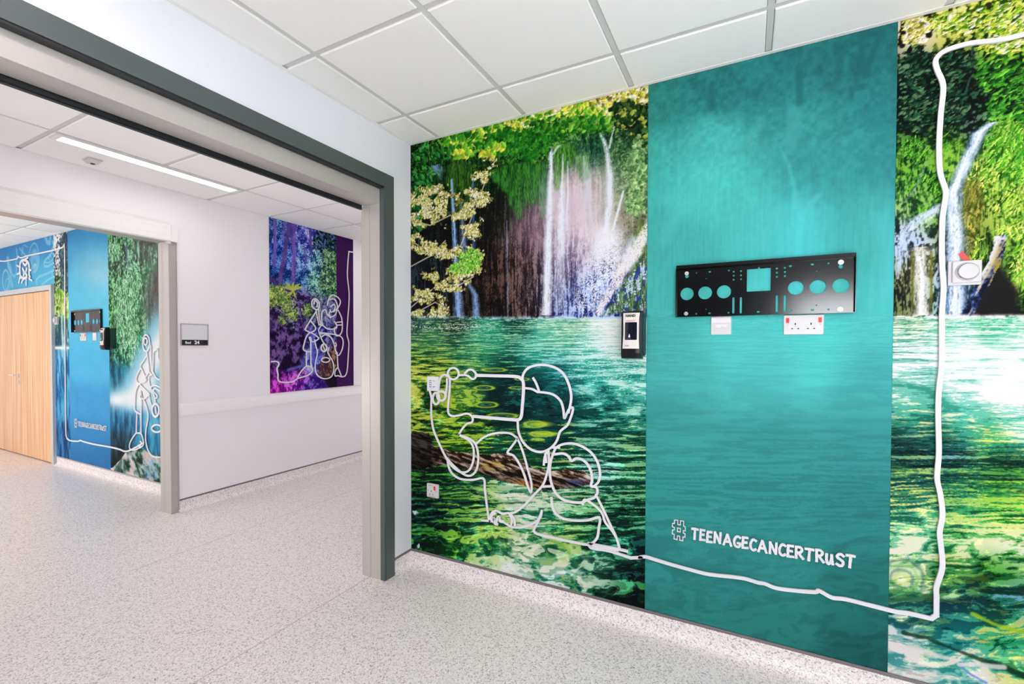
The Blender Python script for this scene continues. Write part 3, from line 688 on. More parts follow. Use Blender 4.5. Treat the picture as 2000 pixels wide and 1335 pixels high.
# lake
wt = [
 (815, 628, 30, 55, 55, 200, 225, 240, 8, 20, 22, .12, .45), (880, 632, 35, 70, 55, 190, 210, 170, 8, 25, 22, .15, .45), (1000, 632, 35, 95, 80, 150, 220, 170, 10, 45, 40, .25, .4), (1100, 632, 140, 200, 160, 225, 247, 215, 60, 140, 115, .38, .18), (1200, 632, 228, 246, 228, 250, 252, 246, 180, 225, 205, .5, .06),
 (840, 650, 70, 175, 120, 160, 215, 100, 48, 138, 104, .3, .22), (960, 650, 60, 185, 145, 160, 230, 190, 42, 152, 122, .3, .18), (1080, 650, 90, 205, 170, 190, 245, 215, 80, 182, 152, .35, .12), (1190, 655, 238, 251, 244, 253, 253, 252, 180, 238, 220, .55, .06), (1235, 650, 236, 250, 243, 253, 253, 252, 180, 238, 220, .55, .06),
 (830, 690, 80, 150, 70, 190, 215, 70, 18, 75, 50, .35, .3), (930, 690, 45, 155, 110, 140, 215, 140, 24, 112, 84, .3, .28), (1050, 690, 45, 170, 145, 150, 230, 205, 30, 138, 118, .3, .22), (1150, 695, 80, 205, 180, 205, 248, 238, 62, 178, 156, .38, .16), (1235, 690, 150, 235, 215, 240, 252, 248, 70, 185, 165, .45, .15),
 (815, 730, 150, 175, 50, 222, 224, 110, 25, 45, 10, .4, .32), (860, 740, 110, 160, 40, 205, 218, 85, 15, 45, 12, .38, .34), (920, 722, 50, 130, 70, 160, 205, 80, 10, 60, 40, .3, .35), (990, 735, 10, 62, 58, 80, 190, 120, 4, 38, 40, .12, .5), (1080, 730, 25, 130, 125, 120, 205, 225, 10, 70, 70, .28, .3), (1160, 735, 55, 185, 165, 175, 238, 228, 20, 110, 105, .32, .28), (1240, 740, 80, 205, 182, 205, 245, 230, 30, 140, 125, .35, .25),
 (825, 790, 125, 155, 40, 212, 218, 90, 18, 40, 8, .4, .36), (880, 800, 70, 140, 35, 180, 210, 60, 10, 50, 18, .36, .36), (940, 790, 25, 85, 45, 165, 205, 60, 5, 42, 38, .22, .42), (1000, 790, 5, 38, 42, 50, 125, 75, 3, 26, 30, .05, .55), (975, 765, 6, 42, 44, 60, 140, 80, 3, 28, 32, .08, .5), (1080, 790, 14, 92, 86, 90, 180, 210, 6, 52, 56, .2, .4), (1160, 800, 28, 120, 105, 120, 200, 180, 10, 68, 62, .25, .38), (1240, 800, 45, 150, 130, 160, 225, 205, 15, 85, 80, .28, .34),
 (825, 840, 80, 125, 35, 180, 205, 60, 12, 36, 8, .34, .38), (900, 850, 45, 120, 30, 165, 205, 50, 8, 48, 14, .34, .36), (1000, 850, 20, 95, 62, 170, 210, 60, 6, 50, 40, .2, .4), (1080, 850, 12, 78, 70, 170, 205, 60, 5, 45, 42, .12, .42), (1170, 860, 22, 100, 80, 120, 195, 160, 8, 56, 50, .22, .4), (1240, 860, 25, 100, 70, 140, 200, 130, 8, 50, 40, .25, .4),
 (830, 920, 12, 50, 25, 60, 150, 50, 3, 18, 14, .18, .45), (900, 930, 18, 80, 35, 100, 185, 60, 4, 30, 22, .25, .42), (1180, 920, 20, 100, 72, 170, 220, 205, 6, 52, 48, .2, .42), (1240, 930, 18, 90, 55, 120, 190, 130, 6, 42, 36, .2, .42), (1040, 930, 30, 100, 50, 140, 190, 90, 8, 50, 36, .2, .4),
 (830, 1000, 6, 34, 32, 30, 110, 50, 2, 14, 18, .14, .5), (890, 1000, 14, 70, 40, 120, 195, 70, 3, 28, 26, .22, .45), (950, 990, 30, 110, 60, 175, 215, 100, 8, 50, 36, .3, .38), (1010, 965, 110, 180, 140, 240, 246, 240, 25, 105, 75, .5, .22), (1090, 985, 70, 165, 105, 215, 240, 215, 18, 90, 60, .4, .28), (1150, 1000, 22, 105, 62, 130, 205, 130, 6, 52, 40, .28, .4), (1220, 1010, 14, 82, 52, 100, 190, 140, 4, 36, 32, .22, .44),
 (830, 1060, 12, 62, 30, 70, 165, 50, 3, 24, 20, .22, .45), (890, 1075, 30, 125, 40, 150, 210, 55, 6, 55, 20, .3, .38), (960, 1060, 45, 145, 55, 185, 220, 80, 10, 66, 30, .36, .34), (1030, 1070, 130, 190, 120, 242, 246, 220, 30, 120, 60, .45, .24), (1100, 1060, 40, 135, 60, 170, 215, 90, 8, 62, 35, .3, .38), (1190, 1060, 10, 66, 46, 70, 180, 130, 3, 26, 26, .18, .46), (1245, 1080, 8, 55, 45, 60, 160, 120, 2, 22, 24, .16, .5),
 (940, 1105, 60, 165, 110, 215, 240, 200, 14, 90, 60, .4, .3), (1020, 1110, 140, 210, 190, 245, 248, 245, 25, 120, 90, .5, .24), (1100, 1130, 130, 205, 185, 245, 248, 246, 25, 115, 95, .5, .26), (1160, 1130, 30, 110, 80, 190, 225, 200, 6, 50, 40, .25, .45), (1220, 1150, 6, 34, 28, 60, 140, 90, 2, 10, 12, .14, .5), (1250, 1180, 6, 40, 25, 60, 150, 60, 2, 12, 12, .18, .5)]
wn = water(m, 606, 1000, 2)
c = tex_paint(m, wt, 34, wn)
# second, finer glint layer with blue and yellow flecks
g2 = water(m, 600, 900, 5)
c = c+((g2 > .93)*np.clip((V-690)/90, 0, 1)*.22)[..., None]*np.array([.3, 1, .9])-((g2 < .08)*.10)[..., None]
c = np.clip(c, 0, 1).astype(np.float32)
sh = 619+2*fbm(A*30, Bz*0, 1)
m.mix(sm(-1.5, 1.5, V-sh), c)
foam = np.exp(-((V-sh)/3.2)**2)*sm(.3, .6, fbm(A*40, Bz*60, 2))
m.mix(np.clip(foam*(.6+.4*sm(1000, 1100, U)), 0, 1), (205, 225, 250))
sp2 = flat(vn(A*170, Bz*330, 3)+.3*vn(A*40, Bz*60, 1))
m.mix((sp2 > .86)*np.clip(1-np.abs(V-638)/14, 0, 1)*(U < 960), (225, 235, 225))
m.mix((sp2 > .93)*np.clip((V-640)/30, 0, 1)*np.clip((800-V)/60, 0, 1)*sm(1060, 1160, U)*.8, (235, 250, 250))
# ring ripples
for u, v, ru, rv in ((965, 722, 26, 4), (945, 757, 22, 5), (950, 790, 24, 6), (982, 812, 32, 6), (905, 742, 16, 4), (1045, 828, 22, 7), (1058, 847, 26, 6), (1020, 740, 16, 3), (900, 783, 18, 4), (1010, 757, 18, 3)):
    e = np.hypot((U-u)/ru, (V-v)/rv)+(fbm(A*30, Bz*30, 3)-.5)*.25
    m.mix(np.exp(-((e-.85)/.2)**2)*.9, (175, 210, 60)); m.mix(np.exp(-((e-.35)/.16)**2)*.55, (110, 190, 120)); m.mix(.7*np.exp(-(e/.2)**2), (10, 50, 40))
for u, v, ru, rv in ((1055, 828, 24, 5), (1066, 847, 26, 4.5)): m.mix(np.clip(1.4-np.hypot((U-u)/ru, (V-v)/rv), 0, 1)*.9, (190, 215, 55))
# swirling bright reflections near the floor
sw = np.sin(2*PI*(2.6*fbm(A*5+1.8*fbm(A*7, Bz*9, 2), Bz*10, 4, 3)+Bz*5))
mk = np.clip(m.gauss(1050, 1085, 75, 40)+m.gauss(1020, 965, 70, 18)+m.gauss(1105, 1140, 60, 22), 0, 1)
m.mix(mk*sm(.25, .6, sw)*.85, (244, 247, 240)); m.mix(mk*sm(.35, .7, -sw)*.6, (40, 135, 95)); m.mix(mk*sm(.86, 1., np.abs(sw))*.35, (200, 215, 70))
# the log
lg = [(803, 842), (838, 845), (846, 872), (892, 882), (952, 888), (980, 884), (1000, 892), (1033, 908), (1074, 920), (1113, 914), (1142, 919), (1158, 935), (1156, 946), (1126, 951), (1074, 958), (1033, 950), (972, 936), (932, 922), (871, 906), (846, 912), (803, 918)]
mk = m.poly(lg, .012, 25, 2)
bark = flat(.6*fbm(A*9+Bz*4, Bz*62+A*13, 3, 5, .62)+.35*fbm(A*34, Bz*110+A*22, 1, 3))
bc = np.array([[20, 13, 8], [70, 50, 36], [128, 104, 86], [188, 170, 152], [235, 224, 212]])/255.
bi = np.clip(bark*4.2-.4, 0, 3.999); b0 = bi.astype(int); bb = bc[b0]*(1-(bi-b0)[..., None])+bc[b0+1]*(bi-b0)[..., None]
sh_ = np.clip((V-(880+.19*(U-880)))/38, 0, 1)[..., None]
bb = bb*(1.1-.5*sh_)
m.mix(mk*(U > 842), bb.astype(np.float32)); m.mix(mk*(1-sm(840, 856, U)), (bb*.28).astype(np.float32))
m.mix(mk*np.clip(m.gauss(960, 908, 22, 10), 0, 1)*sm(.4, .7, bark)*.8, (190, 150, 40)); m.mix(mk*np.clip(m.gauss(1040, 945, 60, 8), 0, 1)*sm(.55, .7, bark), (170, 110, 30))
m.mix(mk*np.clip(m.gauss(1125, 942, 30, 7), 0, 1)*sm(.3, .6, bark)*.8, (30, 45, 120)); m.mix(mk*(sm(-6, 4, V-(931+.14*(U-960))))*.0, (0, 0, 0))
m.scatter([(838, 975, 3, 2), (818, 1068, 3, 3), (812, 1000, 4, 2)], 8, .015, [(200, 225, 245)], 14, .5)
# right third: palms of light on the edge beside the turquoise strip stay as painted
m.panel('waterfall_panel', mw, 0.0012)

# ---- turquoise strip: the same picture, washed over with flat colour
m = Mural(FA, 1, 0, X1, X2, Z0+0.001, H-0.008, 0.0045, 0.0045)
A, Bz, U, V = m.A, m.B, m.U, m.V
tq = [(1290, 200, 46, 136, 126), (1400, 170, 42, 124, 120), (1500, 165, 42, 126, 126), (1600, 120, 40, 118, 116), (1720, 80, 36, 110, 110), (1720, 200, 42, 124, 124), (1720, 300, 50, 140, 140), (1600, 240, 58, 152, 148), (1500, 260, 58, 152, 146), (1400, 290, 76, 194, 184), (1350, 350, 78, 202, 192), (1300, 320, 64, 172, 162), (1450, 370, 78, 200, 192), (1550, 330, 56, 152, 150), (1640, 320, 54, 146, 145),
 (1500, 430, 74, 190, 186), (1560, 450, 82, 206, 212), (1650, 430, 66, 172, 168), (1720, 450, 70, 178, 174), (1300, 480, 68, 176, 170), (1290, 570, 72, 182, 176), (1450, 650, 82, 202, 198), (1600, 680, 84, 208, 204), (1710, 620, 78, 194, 192), (1300, 700, 74, 182, 178), (1500, 750, 76, 188, 186), (1700, 750, 68, 172, 172), (1300, 850, 62, 158, 152), (1500, 860, 58, 150, 146), (1700, 870, 56, 146, 144), (1300, 980, 54, 148, 142), (1500, 980, 52, 142, 138), (1700, 1000, 46, 132, 128), (1300, 1090, 52, 144, 138), (1500, 1120, 48, 136, 130), (1700, 1170, 38, 116, 110), (1700, 1290, 28, 94, 90), (1300, 1180, 46, 132, 124), (1500, 1230, 42, 124, 116)]
f = m.field([p for p in tq], 55); img = C3(f, 0)
far_ = sm(612, 616, V)
veg = fbm(A*55, Bz*50, 2, 4)*.6+.4*fbm(A*14, Bz*12, 4)
strk = fbm(A*120, Bz*8, 3, 3)
wn = water(m, 606, 1300, 3)
amp = np.clip((460-V)/260, 0, 1)
t = (1-far_)*((veg-.5)*(.10+.42*amp)+(strk-.5)*.12*np.clip((V-250)/150, 0, 1))+far_*(wn-.5)*.085*(1+.8*sm(750, 1000, V))
img = img*(1+t[..., None])
m.img = np.clip(img, 0, 1).astype(np.float32)
m.fall([(1490, 225, 22, .5), (1475, 255, 30, .7), (1460, 290, 34, .4), (1445, 330, 40, .0)], (110, 215, 205), .4, 2, 60, 5)
m.fall([(1522, 285, 6, .3), (1540, 320, 10, .7), (1552, 370, 14, .8), (1558, 430, 24, .8), (1558, 500, 30, .7), (1556, 610, 34, .3)], (90, 212, 218), .5, 3, 60, 5, .2)
m.stroke([(1598, 382), (1580, 400), (1566, 425)], .022, (95, 212, 212), .4, .9)
m.stroke([(1553, 220), (1545, 290)], .05, (84, 178, 178), .4, .9)
m.stroke([(1720, 430), (1735, 470), (1738, 560)], .05, (90, 205, 215), .35, .9)
for p, wdt in (([(1720, 60), (1690, 150)], .02), ([(1640, 90), (1638, 150)], .03), ([(1680, 70), (1685, 140)], .02), ([(1560, 130), (1562, 200)], .03), ([(1390, 165), (1392, 210)], .03)): m.stroke(p, wdt, (34, 104, 102), .6, .8)
m.stroke([(1300, 470), (1310, 440), (1350, 390)], .05, (92, 212, 205), .3, .9)
m.mix(.35*np.exp(-((V-612)/6)**2)*sm(.4, .7, fbm(A*30, Bz*90, 1))*(U < 1400), (110, 220, 210))
for u, v, ru, rv in ((1480, 1120, 110, 16), (1330, 1010, 40, 9), (1460, 1075, 60, 8)): m.mix(.2*m.gauss(u, v, ru, rv), (60, 155, 152))
m.panel('turquoise_panel', mw, 0.0018)

# ---- right panel: cascade, driftwood, brilliant green ripples
m = Mural(FA, 1, 0, X2, RX-0.012, Z0+0.001, H-0.008, 0.0030, 0.0032)
A, Bz, U, V = m.A, m.B, m.U, m.V
up = [
 (1790, 50, 205, 195, 90, 245, 225, 215, 60, 60, 15, .42, .25, 0), (1850, 35, 200, 205, 70, 245, 240, 160, 70, 90, 20, .4, .25, 0), (1950, 25, 160, 190, 40, 235, 235, 110, 30, 70, 8, .38, .28, 0), (2060, 20, 140, 180, 40, 230, 230, 100, 25, 60, 8, .35, .28, 0),
 (1780, 85, 120, 115, 60, 230, 205, 170, 15, 25, 10, .35, .4, 0), (1860, 80, 110, 130, 35, 215, 210, 80, 12, 35, 10, .3, .35, 0), (1960, 80, 90, 150, 30, 190, 215, 60, 12, 50, 8, .35, .32, 0),
 (1780, 130, 14, 40, 32, 70, 120, 80, 4, 14, 14, .18, .5, 0), (1870, 125, 12, 40, 25, 60, 110, 60, 3, 14, 12, .2, .5, 0), (1960, 140, 40, 110, 25, 110, 185, 50, 5, 35, 12, .32, .38, 0), (1900, 180, 5, 20, 18, 30, 70, 50, 2, 8, 9, .12, .5, 0), (1970, 200, 35, 110, 30, 90, 180, 50, 5, 35, 12, .3, .4, 0),
 (1780, 190, 8, 32, 30, 100, 140, 110, 2, 12, 14, .15, .5, 0), (1780, 245, 8, 34, 24, 60, 110, 60, 3, 14, 12, .18, .45, 0), (1840, 240, 6, 24, 18, 40, 80, 40, 2, 10, 9, .14, .5, 0), (1900, 240, 8, 26, 28, 90, 110, 120, 3, 10, 14, .15, .5, 0), (1960, 250, 50, 140, 40, 140, 210, 70, 10, 60, 20, .34, .32, .3),
 (1780, 300, 45, 105, 30, 110, 175, 50, 10, 40, 14, .3, .35, .4), (1850, 285, 75, 150, 30, 150, 205, 60, 18, 60, 14, .34, .3, .4), (1800, 350, 55, 125, 35, 120, 185, 60, 12, 55, 20, .3, .32, .6), (1780, 400, 70, 130, 50, 150, 190, 110, 18, 60, 30, .3, .32, .6), (1830, 380, 70, 135, 50, 130, 190, 80, 20, 60, 30, .3, .32, .6),
 (1975, 310, 70, 165, 45, 150, 215, 80, 22, 90, 25, .35, .3, .3), (1920, 340, 130, 165, 55, 200, 215, 95, 50, 85, 20, .35, .3, .5), (1900, 400, 110, 135, 45, 180, 185, 80, 45, 60, 20, .35, .3, .7), (1960, 380, 120, 185, 50, 195, 225, 95, 45, 105, 20, .35, .28, .4), (1990, 430, 130, 190, 60, 200, 228, 100, 40, 100, 25, .35, .28, .4), (1900, 450, 75, 85, 35, 150, 150, 60, 25, 30, 12, .3, .4, .8), (1920, 480, 40, 75, 20, 90, 150, 45, 10, 25, 8, .3, .4, .7), (1960, 450, 95, 160, 40, 170, 210, 80, 25, 70, 15, .32, .32, .6), (1990, 530, 55, 115, 30, 120, 180, 55, 8, 30, 10, .3, .4, .6), (1945, 560, 24, 24, 26, 45, 45, 44, 12, 12, 14, .15, .4, .3), (1960, 600, 28, 30, 26, 70, 80, 60, 10, 12, 12, .2, .4, .2), (1990, 600, 40, 80, 30, 90, 150, 50, 10, 20, 10, .3, .4, .4), (2080, 500, 70, 140, 40, 150, 200, 70, 20, 60, 15, .3, .35, .4), (2080, 300, 70, 150, 40, 150, 205, 70, 20, 70, 20, .3, .35, .4),
 (1765, 470, 60, 75, 90, 190, 205, 240, 20, 30, 45, .35, .3, .6), (1765, 560, 60, 60, 30, 110, 120, 60, 15, 22, 20, .25, .4, .9), (1800, 540, 150, 150, 120, 235, 232, 225, 70, 70, 40, .4, .3, 1), (1830, 560, 40, 75, 70, 160, 195, 215, 10, 30, 35, .3, .4, 1), (1860, 560, 60, 110, 130, 190, 215, 240, 14, 45, 60, .4, .3, 1)]
f = m.field(up, 36); s = f[..., 11]
d1, i1 = voro(A*85, Bz*85, 1); d2, i2 = voro(A*36, Bz*36, 4)
leaf = flat(.5*i1*(1.15-d1)+.35*i2*(1.1-d2)+.5*fbm(A*12, Bz*12, 5))
gx = A+Bz*.25*np.sin(A*9)
strk = flat(.6*fbm(gx*110, Bz*16, 1, 4)+.35*fbm(A*26, Bz*20, 6, 4)+.25*vn(A*220, Bz*90, 2))
s = np.clip(s, 0, 1); n = strk*s+leaf*(1-s); n = flat(n)
base, li, dk = C3(f, 0), C3(f, 3), C3(f, 6)
wl = sm(-.08, .10, n-1+f[..., 9])[..., None]; wd = sm(-.09, .10, f[..., 10]-n)[..., None]
m.img = (base*(1-wd)+dk*wd)*(1-wl)+li*wl
for p, wdt, c in (([(1812, 30), (1814, 70)], .02, (25, 22, 12)), ([(1930, 10), (1932, 40)], .02, (40, 40, 12)), ([(1765, 42), (1762, 90)], .018, (20, 20, 12)), ([(1820, 60), (1855, 20)], .006, (30, 28, 14)), ([(1900, 80), (1895, 150), (1880, 200), (1868, 235)], .006, (40, 70, 60)), ([(1860, 170), (1890, 130)], .004, (40, 60, 50))): m.stroke(p, wdt, c)
m.scatter([(1960, 40, 50, 30), (1860, 45, 40, 18), (1960, 90, 50, 14), (2050, 60, 40, 60)], 1600, .011, [(90, 140, 25), (150, 190, 45), (200, 215, 65), (235, 232, 110), (40, 90, 15), (250, 245, 200)], 21, .4, .4)
m.scatter([(1790, 48, 24, 16), (1785, 75, 20, 12)], 420, .010, [(240, 225, 190), (250, 240, 225), (220, 210, 90), (120, 120, 30)], 22, .5, .4)
m.scatter([(1960, 150, 50, 40), (1970, 210, 40, 30), (2060, 150, 40, 90)], 1300, .012, [(15, 60, 15), (35, 110, 25), (70, 160, 40), (110, 190, 60), (8, 30, 12)], 23, .38, .5)
m.scatter([(1790, 130, 30, 40), (1860, 130, 40, 30), (1790, 210, 30, 50), (1850, 210, 40, 40)], 900, .010, [(6, 26, 22), (12, 45, 30), (30, 80, 50), (3, 14, 14), (80, 120, 80)], 24, .45, .4)
gr = [(30, 95, 20), (60, 140, 30), (95, 175, 40), (135, 200, 60), (175, 220, 85)]
m.scatter([(1965, 270, 40, 36), (1985, 330, 30, 40), (1950, 300, 20, 24)], 2200, .019, gr, 25, .14, 1.2, .44)
m.scatter([(1785, 310, 25, 36), (1795, 370, 30, 40), (1848, 285, 22, 20), (1830, 350, 14, 40)], 2000, .016, [(14, 60, 14), (45, 120, 28), (80, 160, 38), (120, 190, 60)], 26, .14, 1.3, .44)
m.scatter([(1960, 370, 40, 30), (1985, 420, 40, 40), (1915, 350, 26, 22), (1945, 420, 30, 34), (1915, 480, 20, 26), (1990, 520, 16, 60), (2060, 440, 50, 120)], 3600, .019, [(30, 85, 16), (95, 160, 38), (140, 195, 55), (185, 215, 80), (210, 225, 110)], 27, .13, 1.35, .44)
m.scatter([(1895, 400, 20, 40), (1890, 450, 12, 40)], 800, .022, [(70, 80, 25), (120, 125, 45), (165, 160, 65), (95, 110, 30)], 28, .14, 1.55)
# white water
BLW = (205, 222, 248); WH = (246, 249, 255); MID = (120, 165, 205)
for pth, sd in (([(1940, 238, 26, .8), (1912, 258, 34, 1), (1898, 290, 30, 1), (1880, 330, 34, 1), (1862, 372, 36, 1), (1862, 420, 40, 1), (1866, 470, 44, 1), (1866, 530, 44, 1), (1864, 616, 56, 1)], 3),):
    m.fall(pth, (70, 110, 160), .85, sd, 60, 8, .1); m.fall(pth, BLW, 1.1, sd+1, 110, 16, .42); m.fall([(u, v, wd*.75, s_) for u, v, wd, s_ in pth], WH, 1, sd+2, 150, 20, .52)
m.fall([(1845, 395, 30, 1), (1815, 415, 50, 1), (1785, 432, 44, 1), (1765, 460, 26, 1), (1758, 500, 16, .8), (1752, 545, 12, .5)], BLW, 1.05, 6, 120, 40, .38)
m.fall([(1840, 405, 24, 1), (1810, 430, 40, .8), (1778, 450, 30, .8)], WH, .9, 8, 140, 40, .5)
m.fall([(1760, 400, 10, .3), (1780, 380, 10, .5), (1800, 340, 8, .6), (1812, 310, 5, .4)], BLW, .6, 7)
m.fall([(1794, 482, 50, .9), (1798, 500, 32, 1), (1800, 560, 30, 1), (1801, 616, 36, 1)], (225, 220, 205), 1.05, 9, 120, 10, .36)
m.fall([(1797, 500, 20, .9), (1800, 560, 18, 1), (1801, 616, 22, 1)], WH, .9, 10, 150, 12, .45)
for u, c in ((1782, (96, 100, 30)), (1819, (120, 120, 30))): m.fall([(u, 490, 10, .9), (u, 560, 11, 1), (u-1, 614, 9, .9)], c, .9, 11, 140, 14, .4)
m.fall([(1838, 480, 12, .5), (1840, 560, 14, .7), (1842, 614, 16, .7)], (90, 140, 180), .8, 12)
# black cave and driftwood trunk
cv = m.blur(m.poly([(1935, 505), (1950, 520), (1985, 560), (1992, 615), (1895, 615), (1925, 560)], .02, 15, 2), .008); m.mix(cv*.95, (24, 23, 25))
tr = m.poly([(1944, 462), (1962, 460), (1966, 482), (1950, 520), (1925, 565), (1908, 600), (1900, 620), (1868, 618), (1890, 585), (1915, 545), (1932, 505)], .008, 30, 4)
ax_ = flat(.7*fbm((A*.93-Bz*.37)*85, (A*.37+Bz*.93)*9, 2, 4)+.15*vn(A*150, Bz*150, 5))
tc_ = np.array([[14, 16, 34], [40, 62, 128], [110, 140, 190], [214, 214, 226], [236, 230, 222]])/255.; ti = np.clip(ax_*4.4-.3, 0, 3.999); t0 = ti.astype(int); tb = tc_[t0]*(1-(ti-t0)[..., None])+tc_[t0+1]*(ti-t0)[..., None]
m.mix(tr, tb.astype(np.float32))
side = m.line([(1964, 478), (1946, 525), (1922, 572), (1904, 612)], .045); m.mix(tr*np.clip(1.2-side, 0, 1)*sm(.3, .6, ax_), (172, 142, 54))
m.fall([(1877, 500, 6, .5), (1882, 560, 10, .4)], (40, 45, 40), .5, 3)
# lake
wt = [
 (1770, 628, 110, 170, 130, 225, 235, 190, 30, 90, 70, .3, .3), (1850, 628, 110, 205, 165, 220, 250, 235, 50, 150, 120, .35, .2), (1950, 630, 60, 190, 135, 190, 240, 200, 20, 120, 90, .3, .25), (1860, 650, 170, 235, 215, 250, 252, 250, 90, 200, 175, .5, .15), (1960, 650, 130, 222, 190, 240, 252, 245, 60, 180, 150, .45, .18), (1765, 660, 130, 205, 185, 235, 248, 242, 60, 150, 130, .45, .2),
 (1780, 700, 190, 232, 225, 252, 252, 252, 90, 180, 165, .5, .15), (1880, 700, 240, 248, 246, 255, 253, 253, 150, 220, 205, .6, .08), (1970, 700, 242, 248, 246, 255, 253, 253, 150, 220, 205, .6, .08), (1780, 745, 130, 205, 185, 250, 248, 246, 60, 160, 140, .42, .2), (1880, 745, 225, 242, 238, 255, 252, 252, 120, 205, 185, .55, .1), (1980, 750, 245, 250, 248, 255, 253, 253, 150, 220, 200, .6, .08),
 (1780, 785, 90, 190, 165, 225, 240, 230, 40, 140, 120, .32, .25), (1880, 785, 120, 210, 190, 250, 250, 250, 60, 165, 145, .42, .2), (1980, 790, 190, 232, 222, 252, 252, 250, 90, 190, 165, .5, .15), (1780, 825, 70, 175, 140, 225, 225, 140, 25, 110, 90, .26, .3), (1880, 825, 80, 200, 165, 225, 235, 180, 30, 150, 120, .3, .25), (1980, 830, 90, 210, 180, 240, 248, 230, 40, 160, 130, .36, .22),
 (1765, 870, 8, 52, 52, 50, 130, 120, 3, 28, 32, .12, .45), (1850, 865, 20, 105, 85, 130, 190, 120, 6, 55, 50, .2, .4), (1940, 860, 50, 170, 110, 200, 220, 100, 14, 95, 65, .28, .32), (1860, 890, 14, 72, 92, 90, 150, 230, 3, 28, 34, .25, .45), (1960, 915, 6, 52, 36, 40, 130, 60, 2, 24, 24, .14, .5), (1780, 920, 25, 95, 85, 190, 215, 110, 5, 42, 42, .2, .4), (1870, 922, 20, 95, 70, 130, 200, 60, 5, 42, 36, .24, .42),
 (1780, 965, 45, 130, 100, 205, 215, 110, 12, 66, 56, .22, .36), (1870, 960, 30, 125, 95, 130, 200, 100, 8, 62, 56, .24, .38), (1960, 960, 45, 160, 70, 150, 215, 60, 10, 70, 36, .32, .34), (1790, 1015, 85, 195, 140, 230, 240, 190, 25, 110, 85, .34, .28), (1880, 1010, 55, 180, 100, 190, 225, 110, 14, 90, 66, .32, .32), (1970, 1010, 80, 200, 75, 225, 235, 120, 18, 100, 40, .36, .28), (1780, 1060, 120, 210, 160, 240, 244, 215, 35, 130, 100, .42, .24), (1880, 1050, 120, 210, 110, 240, 240, 200, 30, 120, 60, .42, .26), (1970, 1060, 110, 205, 100, 245, 246, 215, 26, 112, 50, .44, .26),
 (1770, 1110, 170, 200, 150, 245, 240, 225, 45, 120, 80, .48, .24), (1850, 1120, 60, 150, 70, 200, 215, 120, 12, 70, 40, .3, .36), (1950, 1120, 14, 90, 34, 80, 170, 60, 3, 36, 22, .2, .46), (1770, 1160, 60, 150, 120, 240, 240, 225, 16, 80, 75, .35, .32), (1860, 1170, 18, 95, 85, 120, 185, 160, 4, 44, 55, .22, .42), (1960, 1180, 22, 110, 90, 110, 160, 220, 5, 50, 52, .25, .42), (1770, 1210, 50, 140, 130, 200, 220, 220, 12, 70, 80, .3, .36), (1860, 1220, 60, 170, 150, 190, 225, 150, 16, 100, 100, .28, .32), (1960, 1230, 60, 185, 120, 200, 220, 90, 14, 95, 70, .3, .34),
 (1765, 1260, 170, 205, 200, 242, 236, 232, 60, 150, 150, .5, .2), (1860, 1275, 80, 185, 170, 235, 232, 220, 30, 130, 130, .34, .26), (1960, 1280, 70, 190, 140, 225, 232, 140, 22, 110, 80, .32, .3), (1790, 1320, 205, 222, 214, 240, 236, 232, 100, 180, 172, .5, .14), (1900, 1320, 150, 210, 198, 240, 238, 232, 60, 160, 150, .45, .2)]
wn = water(m, 602, 1700, 6)
c = tex_paint(m, wt, 34, wn)
g2 = water(m, 598, 1500, 1)
c = np.clip(c+((g2 > .94)*np.clip((V-800)/60, 0, 1)*.18)[..., None]*np.array([1, .8, .1])-((g2 < .07)*.12*np.clip((V-760)/80, 0, 1))[..., None], 0, 1)
sh = 617+1.5*fbm(A*30, Bz*0, 2)
m.mix(sm(-1.5, 1.5, V-sh), c.astype(np.float32))
m.mix(np.exp(-((V-sh)/4.0)**2)*sm(.3, .6, fbm(A*40, Bz*60, 4)), (240, 240, 235))
for u, v, ru, rv in ((1880, 920, 30, 6), (1990, 958, 40, 10), (1740, 920, 45, 12), (1760, 1130, 40, 36)):
    e = np.hypot((U-u)/ru, (V-v)/rv)+(fbm(A*22, Bz*22, 3)-.5)*.4
    for r0, c0 in ((1.1, (20, 95, 70)), (.8, (120, 205, 90)), (.5, (30, 110, 70)), (.25, (190, 220, 90))): m.mix(np.exp(-((e-r0)/.12)**2)*.5, c0)
for p, wdt, c0 in (([(1766, 1235), (1810, 1245), (1850, 1262), (1910, 1285), (1955, 1300), (2010, 1322)], [.018, .02, .016, .02, .022, .026], (16, 52, 34)), ([(1900, 1198), (1950, 1222), (2010, 1236)], .016, (170, 205, 30)), ([(1733, 1262), (1790, 1268), (1840, 1282), (1880, 1290)], [.04, .035, .03, .01], (240, 232, 228)), ([(1875, 1300), (1895, 1315), (1925, 1332)], .014, (90, 140, 235)), ([(1873, 1296), (1900, 1296), (1960, 1302)], .02, (244, 236, 232))):
    d = m.line(p, wdt)+(fbm(A*40, Bz*40, 5)-.5)*.8; d = d+(fbm(A*9, Bz*14, 2)-.5)*1.6; m.mix((1-sm(.4, 1.3, d))*.8, c0)
m.panel('cascade_panel', mw, 0.0012)
